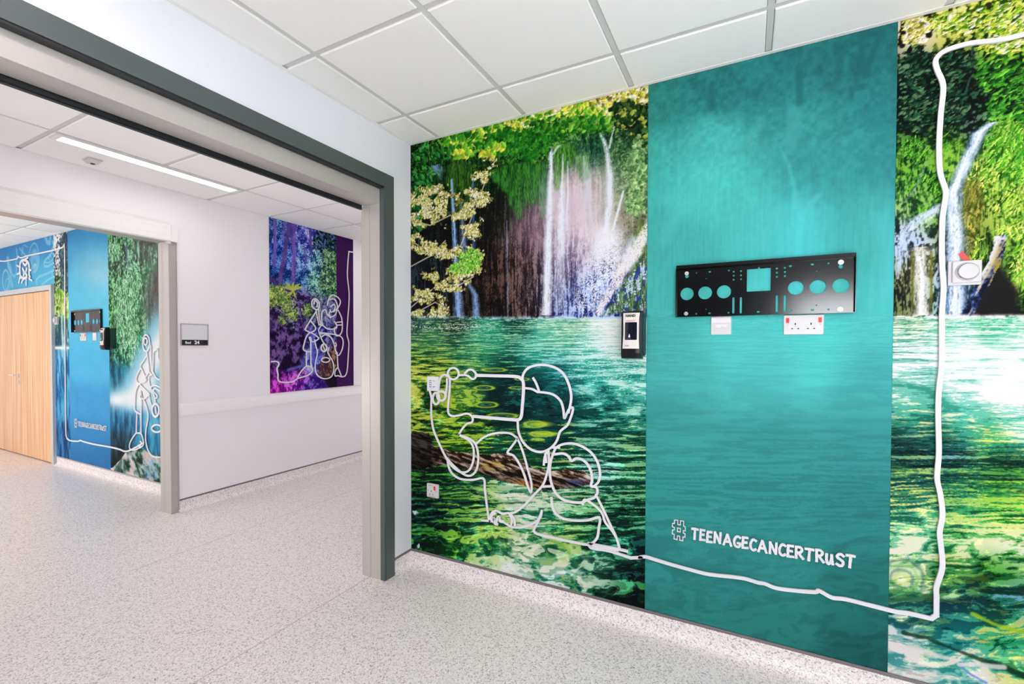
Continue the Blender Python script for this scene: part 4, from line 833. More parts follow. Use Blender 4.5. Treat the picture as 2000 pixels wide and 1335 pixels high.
# ---- violet forest print on the corridor wall
vm = thing('forest_mural', 'violet forest stream photo print above the corridor rail', 'mural', (XW, 1.2, 0.942))
FCm = lambda p, q, d: (XW+d, p, q)
m = Mural(FCm, 0, XW, 0.662, 1.766, 0.942, HC-0.008, 0.0052, 0.0058)
A, Bz, U, V = m.A, m.B, m.U, m.V
q5 = lambda L: [(x/3.71+520, y/3.71+420) for x, y in L]
up = [
 (540, 440, 40, 85, 150, 130, 160, 225, 18, 36, 90, .28, .32, .3), (570, 460, 70, 80, 180, 170, 180, 240, 26, 26, 110, .3, .32, .4), (600, 455, 80, 90, 190, 190, 190, 240, 30, 30, 120, .32, .3, .4), (630, 465, 60, 80, 150, 160, 180, 225, 20, 30, 80, .3, .34, .3), (648, 480, 12, 36, 40, 60, 110, 90, 4, 12, 26, .2, .45, 0),
 (545, 500, 40, 80, 170, 120, 150, 230, 16, 34, 100, .28, .32, .3), (590, 510, 66, 100, 190, 160, 190, 235, 26, 46, 120, .3, .3, .3), (625, 510, 66, 130, 160, 160, 210, 200, 26, 60, 90, .3, .3, 0), (650, 520, 36, 80, 60, 140, 180, 90, 10, 30, 26, .26, .38, 0),
 (540, 540, 20, 55, 120, 90, 120, 200, 8, 24, 70, .2, .38, .3), (580, 545, 26, 70, 150, 100, 150, 220, 10, 32, 90, .22, .36, .1), (615, 550, 70, 140, 140, 150, 210, 190, 24, 66, 80, .3, .32, 0), (648, 560, 50, 120, 80, 130, 190, 110, 14, 50, 40, .28, .36, 0),
 (535, 575, 100, 130, 60, 190, 215, 90, 40, 40, 60, .34, .32, 0), (560, 590, 80, 100, 90, 180, 205, 110, 36, 26, 66, .3, .34, 0), (590, 590, 66, 46, 110, 140, 110, 170, 24, 12, 48, .24, .38, .3), (620, 600, 90, 110, 130, 150, 160, 170, 34, 36, 70, .28, .36, .2), (645, 600, 90, 90, 150, 150, 150, 200, 36, 26, 80, .28, .36, .3),
 (540, 620, 60, 36, 96, 120, 90, 150, 24, 10, 44, .22, .4, .4), (580, 625, 66, 50, 110, 140, 150, 160, 22, 14, 46, .24, .4, .2), (545, 670, 48, 22, 78, 100, 70, 140, 16, 6, 34, .2, .42, .7), (585, 670, 40, 20, 72, 84, 60, 130, 14, 6, 30, .18, .44, .7), (570, 700, 16, 8, 34, 50, 34, 90, 6, 2, 16, .12, .45, .5), (615, 660, 60, 60, 160, 130, 140, 230, 20, 20, 70, .3, .36, .8), (612, 700, 100, 120, 230, 190, 200, 245, 50, 60, 170, .35, .3, .9), (645, 690, 90, 60, 90, 150, 120, 130, 30, 14, 40, .26, .4, .3), (650, 735, 20, 8, 22, 40, 20, 44, 8, 3, 10, .1, .4, .3),
 (545, 725, 60, 14, 80, 140, 60, 160, 24, 6, 44, .24, .38, .7), (545, 755, 180, 30, 170, 225, 90, 215, 100, 10, 110, .3, .3, .9), (575, 745, 150, 36, 170, 220, 120, 225, 70, 12, 100, .3, .32, .8), (610, 755, 96, 50, 170, 150, 110, 220, 50, 20, 110, .3, .34, .5)]
f = m.field(up, 17, 4); s = np.clip(f[..., 11], 0, 1)
d1, i1 = voro(A*95, Bz*95, 2)
leaf = flat(.4*i1*(1.15-d1)+.75*fbm(A*24, Bz*20, 5, 5, .62)); rock = flat(.7*fbm(A*22+Bz*9, Bz*16-A*8, 3, 5)+.2*vn(A*120, Bz*60, 2))
n = flat(rock*s+leaf*(1-s)); base, li, dk = C3(f, 0), C3(f, 3), C3(f, 6)
wl = sm(-.16, .22, n-1+f[..., 9])[..., None]; wd = sm(-.18, .22, f[..., 10]-n)[..., None]
m.img = np.clip(((base*(1-wd)+dk*wd)*(1-wl)+li*wl)*1.22, 0, 1)
for p, wdt, c in (([(60, 20), (62, 200), (58, 360)], .035, (128, 96, 178)), ([(165, 70), (140, 250), (95, 480)], .05, (104, 74, 148)), ([(190, 60), (200, 250), (192, 510)], .055, (124, 92, 176)), ([(160, 30), (180, 150), (210, 80)], .04, (90, 76, 165)), ([(318, 95), (322, 280)], .035, (90, 60, 160)), ([(340, 100), (345, 170)], .022, (60, 40, 120)), ([(130, 40), (125, 180)], .022, (120, 110, 200)), ([(275, 240), (290, 340)], .022, (130, 90, 170)), ([(30, 460), (80, 490), (130, 530), (200, 560)], .05, (74, 46, 120)), ([(220, 580), (310, 610)], .02, (50, 24, 70))):
    d_ = m.line(q5(p), wdt)+(fbm(A*40, Bz*10, 3)-.5)*.9; m.mix((1-sm(.6, 1.2, d_))*.85, (np.array(c)/255*(.7+.75*fbm(A*60, Bz*9, 1))[..., None]).astype(np.float32))
m.scatter([(u, v, 14, 10) for u, v in q5([(90, 545), (60, 620), (130, 610)])]+[(u, v, 10, 12) for u, v in q5([(150, 680), (190, 720), (110, 770), (300, 690)])], 760, .015, [(90, 120, 50), (60, 90, 70), (120, 160, 60), (170, 200, 80), (205, 220, 110), (90, 130, 80), (150, 190, 150)], 31, .5)
for p in ([(190, 540), (165, 510), (140, 485)], [(195, 540), (215, 515), (240, 498)], [(195, 545), (230, 525), (265, 520)], [(195, 548), (205, 572), (208, 595)], [(190, 545), (160, 528), (120, 522)], [(192, 540), (190, 515), (196, 488)], [(192, 546), (175, 570), (150, 580)]): m.stroke(q5(p), [.012, .034, .010], (192, 210, 70), .95, .4); m.stroke(q5(p), .006, (228, 232, 130), .8, .5)
m.scatter([(u, v, 14, 18) for u, v in q5([(440, 150), (400, 190), (470, 200)])], 500, .02, [(6, 16, 30), (14, 40, 40), (50, 90, 90), (100, 130, 200)], 32, .5)
m.scatter([(u, v, 12, 14) for u, v in q5([(450, 300), (440, 400), (420, 480), (480, 470)])], 400, .02, [(40, 90, 60), (110, 170, 110), (170, 215, 150), (30, 60, 90)], 33, .5)
for pl, c1, c2, k in (([(40, 830), (70, 790), (130, 800), (200, 850), (270, 880), (280, 960), (230, 1060), (120, 1110), (40, 1100)], (26, 10, 44), (130, 96, 172), 1), ([(205, 790), (230, 760), (300, 800), (330, 850), (250, 850)], (50, 24, 84), (140, 110, 190), 2), ([(40, 720), (80, 720), (95, 760), (60, 800), (36, 800)], (40, 20, 70), (130, 100, 170), 3), ([(370, 1080), (420, 1040), (500, 970), (505, 1120), (470, 1170), (390, 1165)], (70, 44, 60), (190, 150, 110), 4), ([(275, 1220), (330, 1170), (420, 1190), (440, 1235), (340, 1260), (275, 1265)], (50, 16, 120), (150, 110, 225), 5)):
    mk = m.blur(m.poly(q5(pl), .02, 12, k), .006); m.mix(mk, (np.array(c1)/255+(np.array(c2)-np.array(c1))/255.*sm(.25, 1.0, rock)[..., None]).astype(np.float32))
m.fall([(u, v, 9, .9) for u, v in q5([(335, 840), (330, 930), (335, 1000), (350, 1060)])], (110, 120, 250), 1, 3, 120, 8, .2); m.stroke(q5([(160, 1120), (260, 1090), (340, 1070), (460, 950), (500, 880)]), .03, (120, 130, 235), .7, .7)
pr = m.w(657.3, 600)[0]
m.mix((A > pr).astype(np.float32), (np.array([66, 24, 88])/255*(1+.12*(fbm(A*9, Bz*7, 2)-.5))[..., None]).astype(np.float32))
m.panel('print_panel', vm, 0.002)

# ---- far room: blue lagoon print and the blue doodle panel over the door
bmur = thing('lagoon_mural', 'blue lagoon photo mural beside the wooden door in the far room', 'mural', (-4.0, 0, Z0))
m = Mural(FA, 1, 0, DX1+0.004, XW2-0.002, Z0+0.001, HF-0.008, 0.0075, 0.0062)
A, Bz, U, V = m.A, m.B, m.U, m.V
up = [
 (120, 470, 225, 238, 242, 250, 250, 252, 60, 90, 110, .4, .28, 0), (128, 520, 120, 150, 160, 245, 245, 250, 40, 66, 80, .4, .36, 0), (120, 560, 70, 110, 90, 190, 215, 140, 30, 60, 50, .3, .36, 0), (125, 600, 100, 150, 80, 210, 225, 140, 40, 80, 40, .36, .3, 0), (120, 640, 60, 130, 130, 190, 220, 200, 40, 80, 80, .3, .34, .9), (128, 660, 70, 120, 140, 170, 215, 220, 40, 80, 100, .3, .34, .9), (122, 700, 60, 150, 200, 130, 200, 230, 40, 110, 165, .2, .3, 1), (125, 780, 60, 150, 205, 90, 180, 225, 30, 100, 160, .2, .3, 1), (125, 870, 40, 105, 165, 70, 140, 195, 20, 70, 125, .2, .3, 1),
 (225, 480, 50, 120, 70, 130, 205, 120, 30, 60, 50, .3, .34, 0), (240, 500, 80, 110, 95, 160, 225, 180, 62, 66, 62, .3, .34, .4), (290, 480, 100, 120, 105, 150, 215, 190, 86, 84, 80, .22, .34, .6), (230, 560, 55, 130, 80, 150, 220, 150, 40, 60, 50, .32, .34, .2), (270, 550, 70, 140, 100, 160, 225, 175, 70, 74, 66, .32, .34, .4), (305, 560, 110, 110, 104, 130, 140, 134, 92, 90, 86, .1, .3, .8), (235, 620, 45, 130, 75, 130, 215, 130, 24, 66, 44, .32, .36, .2), (265, 620, 70, 150, 100, 160, 220, 160, 50, 80, 60, .34, .34, .3), (300, 610, 100, 110, 105, 130, 140, 130, 80, 90, 90, .14, .3, .8), (225, 690, 30, 90, 80, 110, 200, 150, 14, 40, 44, .26, .4, .2), (250, 680, 50, 160, 100, 130, 220, 160, 24, 100, 80, .3, .34, .3), (222, 730, 36, 130, 165, 60, 160, 190, 20, 80, 110, .2, .3, 1),
 (230, 820, 40, 120, 165, 70, 150, 190, 24, 80, 120, .2, .3, 1), (290, 820, 90, 180, 220, 140, 210, 235, 60, 140, 190, .2, .3, 1), (230, 860, 30, 66, 84, 44, 90, 110, 20, 46, 60, .2, .3, 1), (290, 860, 60, 150, 190, 80, 170, 205, 40, 120, 160, .2, .3, 1), (225, 905, 36, 50, 52, 56, 74, 76, 20, 30, 32, .2, .3, 1), (310, 930, 40, 44, 36, 80, 100, 80, 16, 18, 14, .2, .4, .5)]
f = m.field(up, 20, 4); s = np.clip(f[..., 11], 0, 1)
d1, i1 = voro(A*38, Bz*38, 2); leaf = flat(.5*i1*(1.15-d1)+.55*fbm(A*14, Bz*14, 5)); strk = flat(fbm(A*20, Bz*6, 2, 4))
n = flat(strk*s+leaf*(1-s)); base, li, dk = C3(f, 0), C3(f, 3), C3(f, 6)
wl = sm(-.12, .16, n-1+f[..., 9])[..., None]; wd = sm(-.14, .16, f[..., 10]-n)[..., None]
m.img = (base*(1-wd)+dk*wd)*(1-wl)+li*wl
m.scatter([(225, 490, 14, 20), (240, 580, 20, 40), (262, 560, 16, 50), (245, 640, 26, 40), (262, 690, 12, 30)], 2200, .03, [(50, 120, 80), (110, 190, 120), (165, 230, 180), (40, 100, 60), (190, 240, 210)], 41, .2, -1.4)
m.scatter([(125, 600, 10, 18), (118, 572, 6, 12)], 120, .05, [(90, 150, 50), (160, 200, 70), (220, 230, 150)], 42, .5)
m.scatter([(125, 500, 8, 40), (130, 475, 6, 20), (128, 550, 8, 20)], 160, .05, [(40, 70, 90), (60, 90, 110), (100, 130, 130)], 43, .6)
m.fall([(244, 470, 5, .8), (250, 500, 6, .6), (255, 540, 5, .2)], (160, 205, 240), .7, 3); m.fall([(292, 480, 5, .7), (298, 520, 5, .5), (298, 560, 4, .2)], (170, 235, 215), .7, 4)
fl = m.poly([(318, 592), (300, 620), (282, 655), (262, 700), (244, 735), (228, 758), (212, 764), (212, 790), (240, 802), (290, 806), (322, 800), (322, 700)], .03, 4, 2)
fl1 = m.blur(fl, .07); m.mix(fl1*.95, (150, 215, 240)); m.mix(m.blur(m.poly([(312, 640), (290, 680), (272, 725), (255, 760), (235, 775), (250, 792), (290, 800), (322, 780), (322, 620), (318, 612)], .03, 4, 3), .06)*1.0, (246, 250, 252))
m.mix(.5*m.gauss(304, 775, 12, 30), (110, 200, 235)); m.mix(.6*m.gauss(311, 735, 8, 22), (70, 180, 225))
m.mix(np.clip(1.1*m.gauss(232, 780, 24, 13), 0, 1), (238, 248, 250))
m.mix(np.exp(-((V-679)/3.5)**2)*(U < 137), (244, 248, 250)); m.fall([(121, 610, 5, .8), (122, 650, 6, .9), (124, 678, 8, .9)], (200, 230, 240), .9, 5)
for pl, k in (([(216, 918), (232, 898), (246, 884), (262, 873), (280, 876), (296, 886), (318, 892), (318, 945), (216, 922)], 1),):
    rr = flat(fbm(A*10+Bz*5, Bz*9, 3, 5)); rc_ = np.array([[24, 34, 30], [60, 100, 80], [150, 180, 180], [214, 200, 196], [236, 228, 224]])/255.; ti = np.clip(rr*4.2-.2, 0, 3.999); t0 = ti.astype(int)
    m.mix(m.poly(pl, .03, 8, k), (rc_[t0]*(1-(ti-t0)[..., None])+rc_[t0+1]*(ti-t0)[..., None]).astype(np.float32))
m.mix(m.blur(m.poly([(285, 905), (300, 895), (318, 905), (318, 946), (275, 935)], .02, 6, 4), .02)*sm(.35, .7, fbm(A*18, Bz*22, 2))*.8, (150, 205, 235)); m.mix(m.poly([(222, 920), (240, 890), (236, 925)], .02, 8, 2)*.7, (40, 90, 80))
bp0, bp1 = -5.040, -4.072
tq = [(150, 455, 58, 142, 196), (200, 455, 60, 150, 205), (150, 500, 80, 170, 215), (190, 500, 100, 195, 228), (180, 525, 150, 212, 238), (205, 530, 160, 220, 240), (150, 560, 90, 195, 232), (190, 580, 110, 208, 238), (170, 640, 96, 204, 240), (150, 700, 84, 190, 236), (200, 720, 88, 190, 234), (150, 780, 72, 165, 222), (200, 790, 72, 165, 222), (175, 850, 58, 145, 205), (175, 900, 50, 125, 185)]
g = C3(m.field(tq, 30, 4), 0)*(1+.08*(fbm(A*6, Bz*10, 2)-.5))[..., None]
m.mix(((A > bp0) & (A < bp1)).astype(np.float32), g.astype(np.float32))
m.panel('print_panel', bmur, 0.002)
m = Mural(FA, 1, 0, DX0-0.3, DX1+0.004, DZ+0.014, HF-0.008, 0.008, 0.005)
A, Bz, U, V = m.A, m.B, m.U, m.V
g = C3(m.field([(10, 500, 62, 140, 205), (10, 560, 80, 180, 225), (60, 480, 66, 145, 208), (100, 470, 66, 145, 205), (60, 540, 90, 195, 232), (105, 540, 95, 200, 235)], 40, 4), 0); m.img = g.astype(np.float32)
qd = lambda L: [(x/9.533, y/9.536+440) for x, y in L]
DC = (150, 212, 240)
def loop(cx, cy, rx, ry, n=20): return [(cx+rx*math.cos(2*PI*i/n), cy+ry*math.sin(2*PI*i/n)) for i in range(n+1)]
for p, wd_, al in ((loop(110, 1020, 60, 190), .03, .8), (loop(150, 1100, 45, 110), .02, .6), ([(195, 950), (235, 1130)], .06, .6), ([(140, 600), (160, 760), (230, 920), (275, 950), (310, 880), (300, 700), (325, 560), (310, 440)], .035, .7), ([(150, 640), (165, 740), (200, 830)], .10, .6), ([(370, 430), (480, 560)], .03, .6), ([(430, 420), (410, 540)], .03, .6), ([(440, 360), (520, 405)], .02, .5), (loop(640, 600, 90, 270), .02, .7), ([(850, 220), (880, 310), (930, 330), (940, 230)], .06, .7), ([(980, 300), (1000, 380), (940, 560), (850, 640), (825, 700), (830, 760), (900, 760), (1000, 700), (1050, 600)], .03, .8), ([(830, 690), (930, 690), (1050, 560)], .02, .7), ([(890, 590), (930, 640)], .015, .7), ([(920, 540), (960, 600)], .015, .7), ([(950, 490), (1000, 540)], .015, .7), ([(970, 430), (1020, 480)], .015, .7), ([(690, 1110), (680, 1010), (720, 960), (960, 860), (1060, 800)], .03, .8), ([(780, 1110), (900, 1010), (1060, 920)], .025, .8), ([(970, 860), (980, 960)], .02, .7)):
    m.stroke(qd(p), wd_, DC, al, .5)
fc = np.clip(1.15-np.hypot((U*9.533-650)/85, ((V-440)*9.536-650)/230)**4, 0, 1)*.5; m.mix(fc, (170, 220, 240)); m.mix(np.clip(2-2*np.hypot((U*9.533-645)/52, ((V-440)*9.536-680)/85), 0, 1)*.8, (80, 175, 225)); m.mix(np.clip(2-2*np.hypot((U*9.533-655)/30, ((V-440)*9.536-735)/35), 0, 1)*.7, (190, 228, 242))
m.panel('doodle_panel', bmur, 0.002)

# ------------------------------------------------------------------ cut-out white line drawings standing off the walls
DS0, DS1 = 0.008, 0.0135
cnt = [0]
def drawing(t, strokes, conv, fn, width, off=0.0, smooth=True):
    """strokes: (part name, points or list of point lists, width factor)"""
    for nm, segs, wf in strokes:
        bm = bmesh.new()
        if not isinstance(segs[0][0], (list, tuple)): segs = [segs]
        for sg in segs:
            cl = len(sg) > 3 and sg[0] == sg[-1]; pts = [conv(*p) for p in sg]
            if cl: pts = pts[:-1]
            cnt[0] += 1; e = (cnt[0] % 9)*0.00025
            P = catmull(pts, cl, 5) if smooth else pts
            ribbon(bm, P, width*wf, off+DS0, off+DS1+e, fn, cl)
        obj(nm, bm, LINE, t)
def ell(cx, cy, rx, ry, n=14, ph=0): p = [(cx+rx*math.cos(2*PI*i/n+ph), cy+ry*math.sin(2*PI*i/n+ph)) for i in range(n)]; return p+[p[0]]
c3 = lambda x, y: WA(x/3.104+800, y/3.104+680, -0.015)
lt = thing('line_sculpture', 'white cut-out line drawing of two people taking a selfie, running on along the turquoise strip', 'wall art', (1.0, 0, 0.4))
drawing(lt, [
 ('phone_outline', [[(400, 163), (520, 166), (638, 170), (672, 182), (688, 208), (688, 270), (682, 350), (676, 408), (660, 432), (620, 432), (500, 422), (388, 412)]], 1.45),
 ('phone_side', [[(232, 160), (242, 185), (240, 260), (232, 350), (234, 392), (256, 410), (300, 406), (335, 396), (362, 400), (380, 420), (376, 448), (348, 456), (322, 482), (296, 524)]], 1.0),
 ('finger', ell(263, 153, 33, 35), 1.0), ('finger', [(333, 158), (350, 134), (372, 128), (392, 142), (404, 163), (392, 183), (374, 184), (356, 168), (333, 158)], 1.0),
 ('finger', [[(296, 163), (334, 161)]], 1.0), ('finger', [[(232, 168), (210, 160), (188, 176), (178, 210), (174, 255), (172, 288)], [(226, 185), (224, 240), (214, 290)]], 1.0),
 ('finger', ell(192, 288, 26, 28), 1.15), ('finger', ell(158, 304, 20, 34), 1.15),
 ('arm_outline', [[(118, 252), (130, 300), (129, 340), (130, 410), (142, 490), (172, 565), (212, 650), (246, 704), (290, 742), (330, 752), (362, 735), (382, 690), (388, 640), (380, 590), (350, 552), (296, 524)]], 1.0),
 ('sleeve_outline', [[(296, 524), (350, 542), (390, 570), (410, 620), (414, 690), (398, 746), (366, 772), (325, 762), (270, 716), (226, 670)]], 1.0),
 ('body_outline', [[(226, 665), (236, 722), (262, 764), (310, 792), (380, 797), (446, 790), (455, 860), (467, 955), (480, 1044)]], 1.0), ('body_outline', [[(436, 1043), (486, 1047)]], .9),
 ('shoulder', [[(404, 578), (440, 545), (490, 521), (555, 511), (610, 516), (640, 535), (650, 548), (622, 590), (592, 632), (628, 650), (662, 697), (692, 762), (714, 832), (734, 872), (738, 822), (716, 735), (692, 648), (668, 580), (652, 548)]], .95),
 ('face_outline', [[(654, 445), (658, 500), (674, 546), (702, 587), (742, 616), (790, 628), (830, 618), (868, 592), (894, 555), (908, 510), (926, 490), (955, 466), (976, 420), (989, 372), (984, 358), (966, 368), (950, 400), (937, 422), (931, 372), (916, 322), (880, 286), (840, 271), (782, 264)]], 1.0),
 ('hairline', [[(748, 180), (766, 212), (782, 264), (740, 246), (692, 240)]], 1.0),
 ('head_outline', [[(682, 196), (688, 158), (714, 122), (760, 104), (820, 101), (880, 116), (930, 152), (962, 212), (978, 275), (976, 330), (962, 388)]], 1.05),
 ('jacket', [[(836, 618), (818, 658), (812, 706)], [(840, 622), (843, 700), (828, 772), (804, 832), (758, 882), (700, 946), (644, 990), (604, 1000)], [(803, 838), (852, 836)], [(822, 640), (826, 690)]], 1.0),
 ('child_head', [[(862, 600), (906, 602)], [(868, 645), (884, 606), (922, 583), (980, 576), (1040, 592), (1100, 632), (1138, 690), (1154, 758), (1144, 808), (1118, 836)]], 1.0),
 ('child_face', [[(880, 642), (930, 637), (964, 656), (980, 682), (1010, 667), (1050, 677), (1084, 712), (1102, 760), (1105, 802), (1100, 834), (1130, 842), (1138, 872), (1120, 904), (1080, 918), (1040, 934), (976, 930), (920, 911), (882, 872), (860, 822), (850, 770), (850, 720), (856, 680), (868, 642)]], 1.05),
 ('child_body', [[(858, 905), (865, 960), (886, 1002), (930, 1031), (1000, 1043), (1080, 1041), (1150, 1026), (1146, 1090), (1134, 1152), (1086, 1188), (1000, 1176), (880, 1150), (757, 1115), (778, 1050), (800, 990)]], 1.05),
 ('child_arm', [[(1050, 946), (1058, 918), (1092, 932), (1140, 968), (1168, 1002), (1186, 1054), (1226, 1104), (1256, 1156), (1272, 1212)], [(1128, 888), (1166, 962), (1212, 1062), (1250, 1142), (1272, 1214)]], .95),
 ('hand', [[(800, 984), (790, 1026), (742, 1064), (680, 1084), (622, 1084), (582, 1062), (545, 1040)], [(482, 1046), (494, 1002), (522, 984), (560, 1002), (602, 1000), (632, 1032), (636, 1072)], [(604, 1006), (620, 1040), (612, 1078)]], 1.0),
 ('finger', [[(486, 1048), (496, 1012), (516, 1000)], [(500, 1050), (508, 1030), (516, 1060), (530, 1066)], [(520, 1060), (538, 1022), (548, 1046), (566, 1050)]], 1.3),
 ('ground_outline', [[(1084, 1184), (1160, 1198), (1240, 1212), (1318, 1230)], [(1084, 1192), (1108, 1212), (1200, 1226), (1280, 1250), (1340, 1270)], [(1110, 1200), (1200, 1213), (1260, 1224)]], 1.15)], c3, FA, 0.0122)
e1 = [(x/3.561+1250, y/3.561+960) for x, y in [(0, 455), (40, 453), (100, 471), (220, 507), (340, 540), (460, 571), (560, 584), (640, 592), (730, 605), (820, 632), (870, 640), (945, 670), (1080, 688), (1215, 698), (1240, 688), (1270, 701), (1340, 738), (1430, 748), (1600, 790), (1790, 838)]]
e2 = [(x/1.9767+1700, y/1.9767+660) for x, y in [(60, 1045), (150, 1063), (236, 1083), (255, 1070), (256, 1000), (256, 960), (278, 888), (275, 820), (268, 750), (279, 682), (270, 600), (258, 540), (265, 440), (262, 300), (265, 200), (275, 110), (274, 40)]]
e3 = [(x/1.963+1700, y/1.963) for x, y in [(275, 1300), (275, 1200), (281, 1100), (275, 1000), (276, 850), (285, 780), (289, 730), (268, 660), (264, 560), (270, 440), (280, 330), (258, 270), (250, 236), (264, 210), (300, 188), (380, 165), (470, 155), (530, 145), (589, 130), (660, 112), (740, 84)]]
hd = [(1340/3.104+800, 1270/3.104+680), (1400/3.104+800, 1268/3.104+680)]
w1 = lambda u, v: WA(u, v, -0.015)
bm = bmesh.new(); ribbon(bm, catmull([w1(*p) for p in hd+e1[:-1]], k=4), 0.0152, DS0, DS1+0.0021, FA); obj('border_line', bm, LINE, lt)
bm = bmesh.new(); ribbon(bm, [w1(*p) for p in e1[-2:]+e2[1:3]+[e2[3]]], 0.016, DS0, DS1+0.0019, FA); obj('border_line', bm, LINE, lt)
bm = bmesh.new(); ribbon(bm, catmull([w1(*p) for p in e2[3:-1]+e3]+[(w1(*e3[-1])[0]+a, w1(*e3[-1])[1]+b) for a, b in ((.25, .02), (.5, -.01), (.8, .015), (1.1, 0))], k=4), 0.0165, DS0, DS1+0.0023, FA); obj('border_line', bm, LINE, lt)

# hand-lettered hashtag, each letter a cut piece
GL = {'T': [[(0, .97), (.5, 1), (1, .98)], [(.52, 1), (.46, .5), (.42, 0)]], 'E': [[(.16, 1), (.1, .5), (.08, 0)], [(.16, .98), (.9, 1)], [(.12, .52), (.75, .55)], [(.08, .03), (.95, .06)]],
 'N': [[(.08, 0), (.12, .5), (.14, 1)], [(.14, .98), (.5, .5), (.86, .04)], [(.92, 1), (.9, .5), (.86, .04)]], 'A': [[(.02, 0), (.26, .55), (.48, 1)], [(.48, 1), (.72, .5), (.96, 0)], [(.2, .34), (.8, .34)]],
 'G': [[(.92, .9), (.6, 1), (.28, .86), (.08, .5), (.2, .14), (.55, .02), (.85, .14), (.92, .38)], [(.92, .38), (.55, .38)]], 'C': [[(.95, .9), (.62, 1), (.3, .86), (.1, .5), (.22, .14), (.58, .02), (.95, .14)]],
 'R': [[(.12, 0), (.1, .5), (.1, 1)], [(.1, .98), (.55, 1), (.84, .8), (.6, .54), (.12, .48)], [(.4, .5), (.65, .26), (.98, .02)]], 'U': [[(.08, .86), (.06, .4), (.22, .08), (.5, .08), (.74, .4), (.8, .84)], [(.8, .84), (.86, .4), (.98, .06)]],
 'S': [[(.92, .86), (.6, 1), (.2, .9), (.14, .7), (.5, .54), (.86, .36), (.8, .1), (.45, 0), (.06, .12)]]}
rnd = random.Random(5)
def lettering(label, x0, x1, zb, zt, hx0, hx1, hz0, hz1, fitx, sw=.0102, group=None):
    t = thing('hashtag_lettering', label, 'lettering', ((x0+x1)/2, 0, zb), group)
    hp = [(.16, .98), (.42, 1), (.42, .78), (.62, .78), (.62, 1), (.88, 1), (.86, .76), (1, .72), (1, .52), (.84, .52), (.84, .40), (.98, .38), (.98, .2), (.82, .2), (.82, 0), (.58, 0), (.58, .2), (.4, .2), (.38, 0), (.14, .02), (.16, .24), (0, .26), (.02, .46), (.16, .48), (.16, .6), (0, .62), (.02, .8), (.16, .8)]
    T = lambda x, z: (hx0+(hx1-hx0)*x, hz0+(hz1-hz0)*z)
    bm = bmesh.new(); ribbon(bm, [T(*p) for p in hp], 0.0036, 0.006, 0.0115, FA, True); ribbon(bm, [T(*p) for p in [(.4, .42), (.4, .6), (.62, .6), (.62, .42)]], 0.0036, 0.006, 0.0113, FA, True); obj('letter', bm, LINE, t)
    for k, ch in enumerate('TEENAGECANCERTRUST'):
        a, b = fitx[k]; h = zt-zb; up_ = rnd.uniform(-.04, .04)*h
        bm = bmesh.new()
        for n_, st in enumerate(GL[ch]):
            P = catmull([np.array((a+(b-a)*(p*.84+.08), zb+up_+h*(.06+.9*q))) for p, q in st], False, 4 if len(st) > 2 else 3)
            if len(st) == 2: P = [P[0]+(P[1]-P[0])*i/5 for i in range(6)]
            ribbon(bm, P, sw, 0.006, 0.0115+0.0003*n_+rnd.random()*.0002, FA, False, .13, rnd)
        obj('letter', bm, LINE, t)
    return t
lx = [(357, 407), (413, 456), (461, 506), (510, 568), (576, 642), (646, 706), (707, 756), (760, 812), (817, 888), (893, 958), (960, 1018), (1020, 1074), (1075, 1142), (1146, 1212), (1218, 1284), (1290, 1348), (1360, 1426), (1432, 1498)]
fit = []
for a, b in lx:
    y = 290+(a-357)/(1498-357)*195
    fit.append((WA(a/3.561+1250, y/3.561+960, -0.012)[0], WA(b/3.561+1250, y/3.561+960, -0.012)[0]))
lettering('white raised hashtag slogan low on the turquoise strip', fit[0][0], fit[-1][1], .507, .562, 1.637, 1.697, .492, .588, fit)
fx0, fx1 = -4.81, -4.135
k = (fx1-fx0)/(fit[-1][1]-fit[0][0]); fit2 = [(fx0+(a-fit[0][0])*k, fx0+(b-fit[0][0])*k) for a, b in fit]
lettering('small white hashtag slogan low on the blue strip in the far room', fx0, fx1, .512, .568, -4.905, -4.84, .492, .592, fit2, .0065)

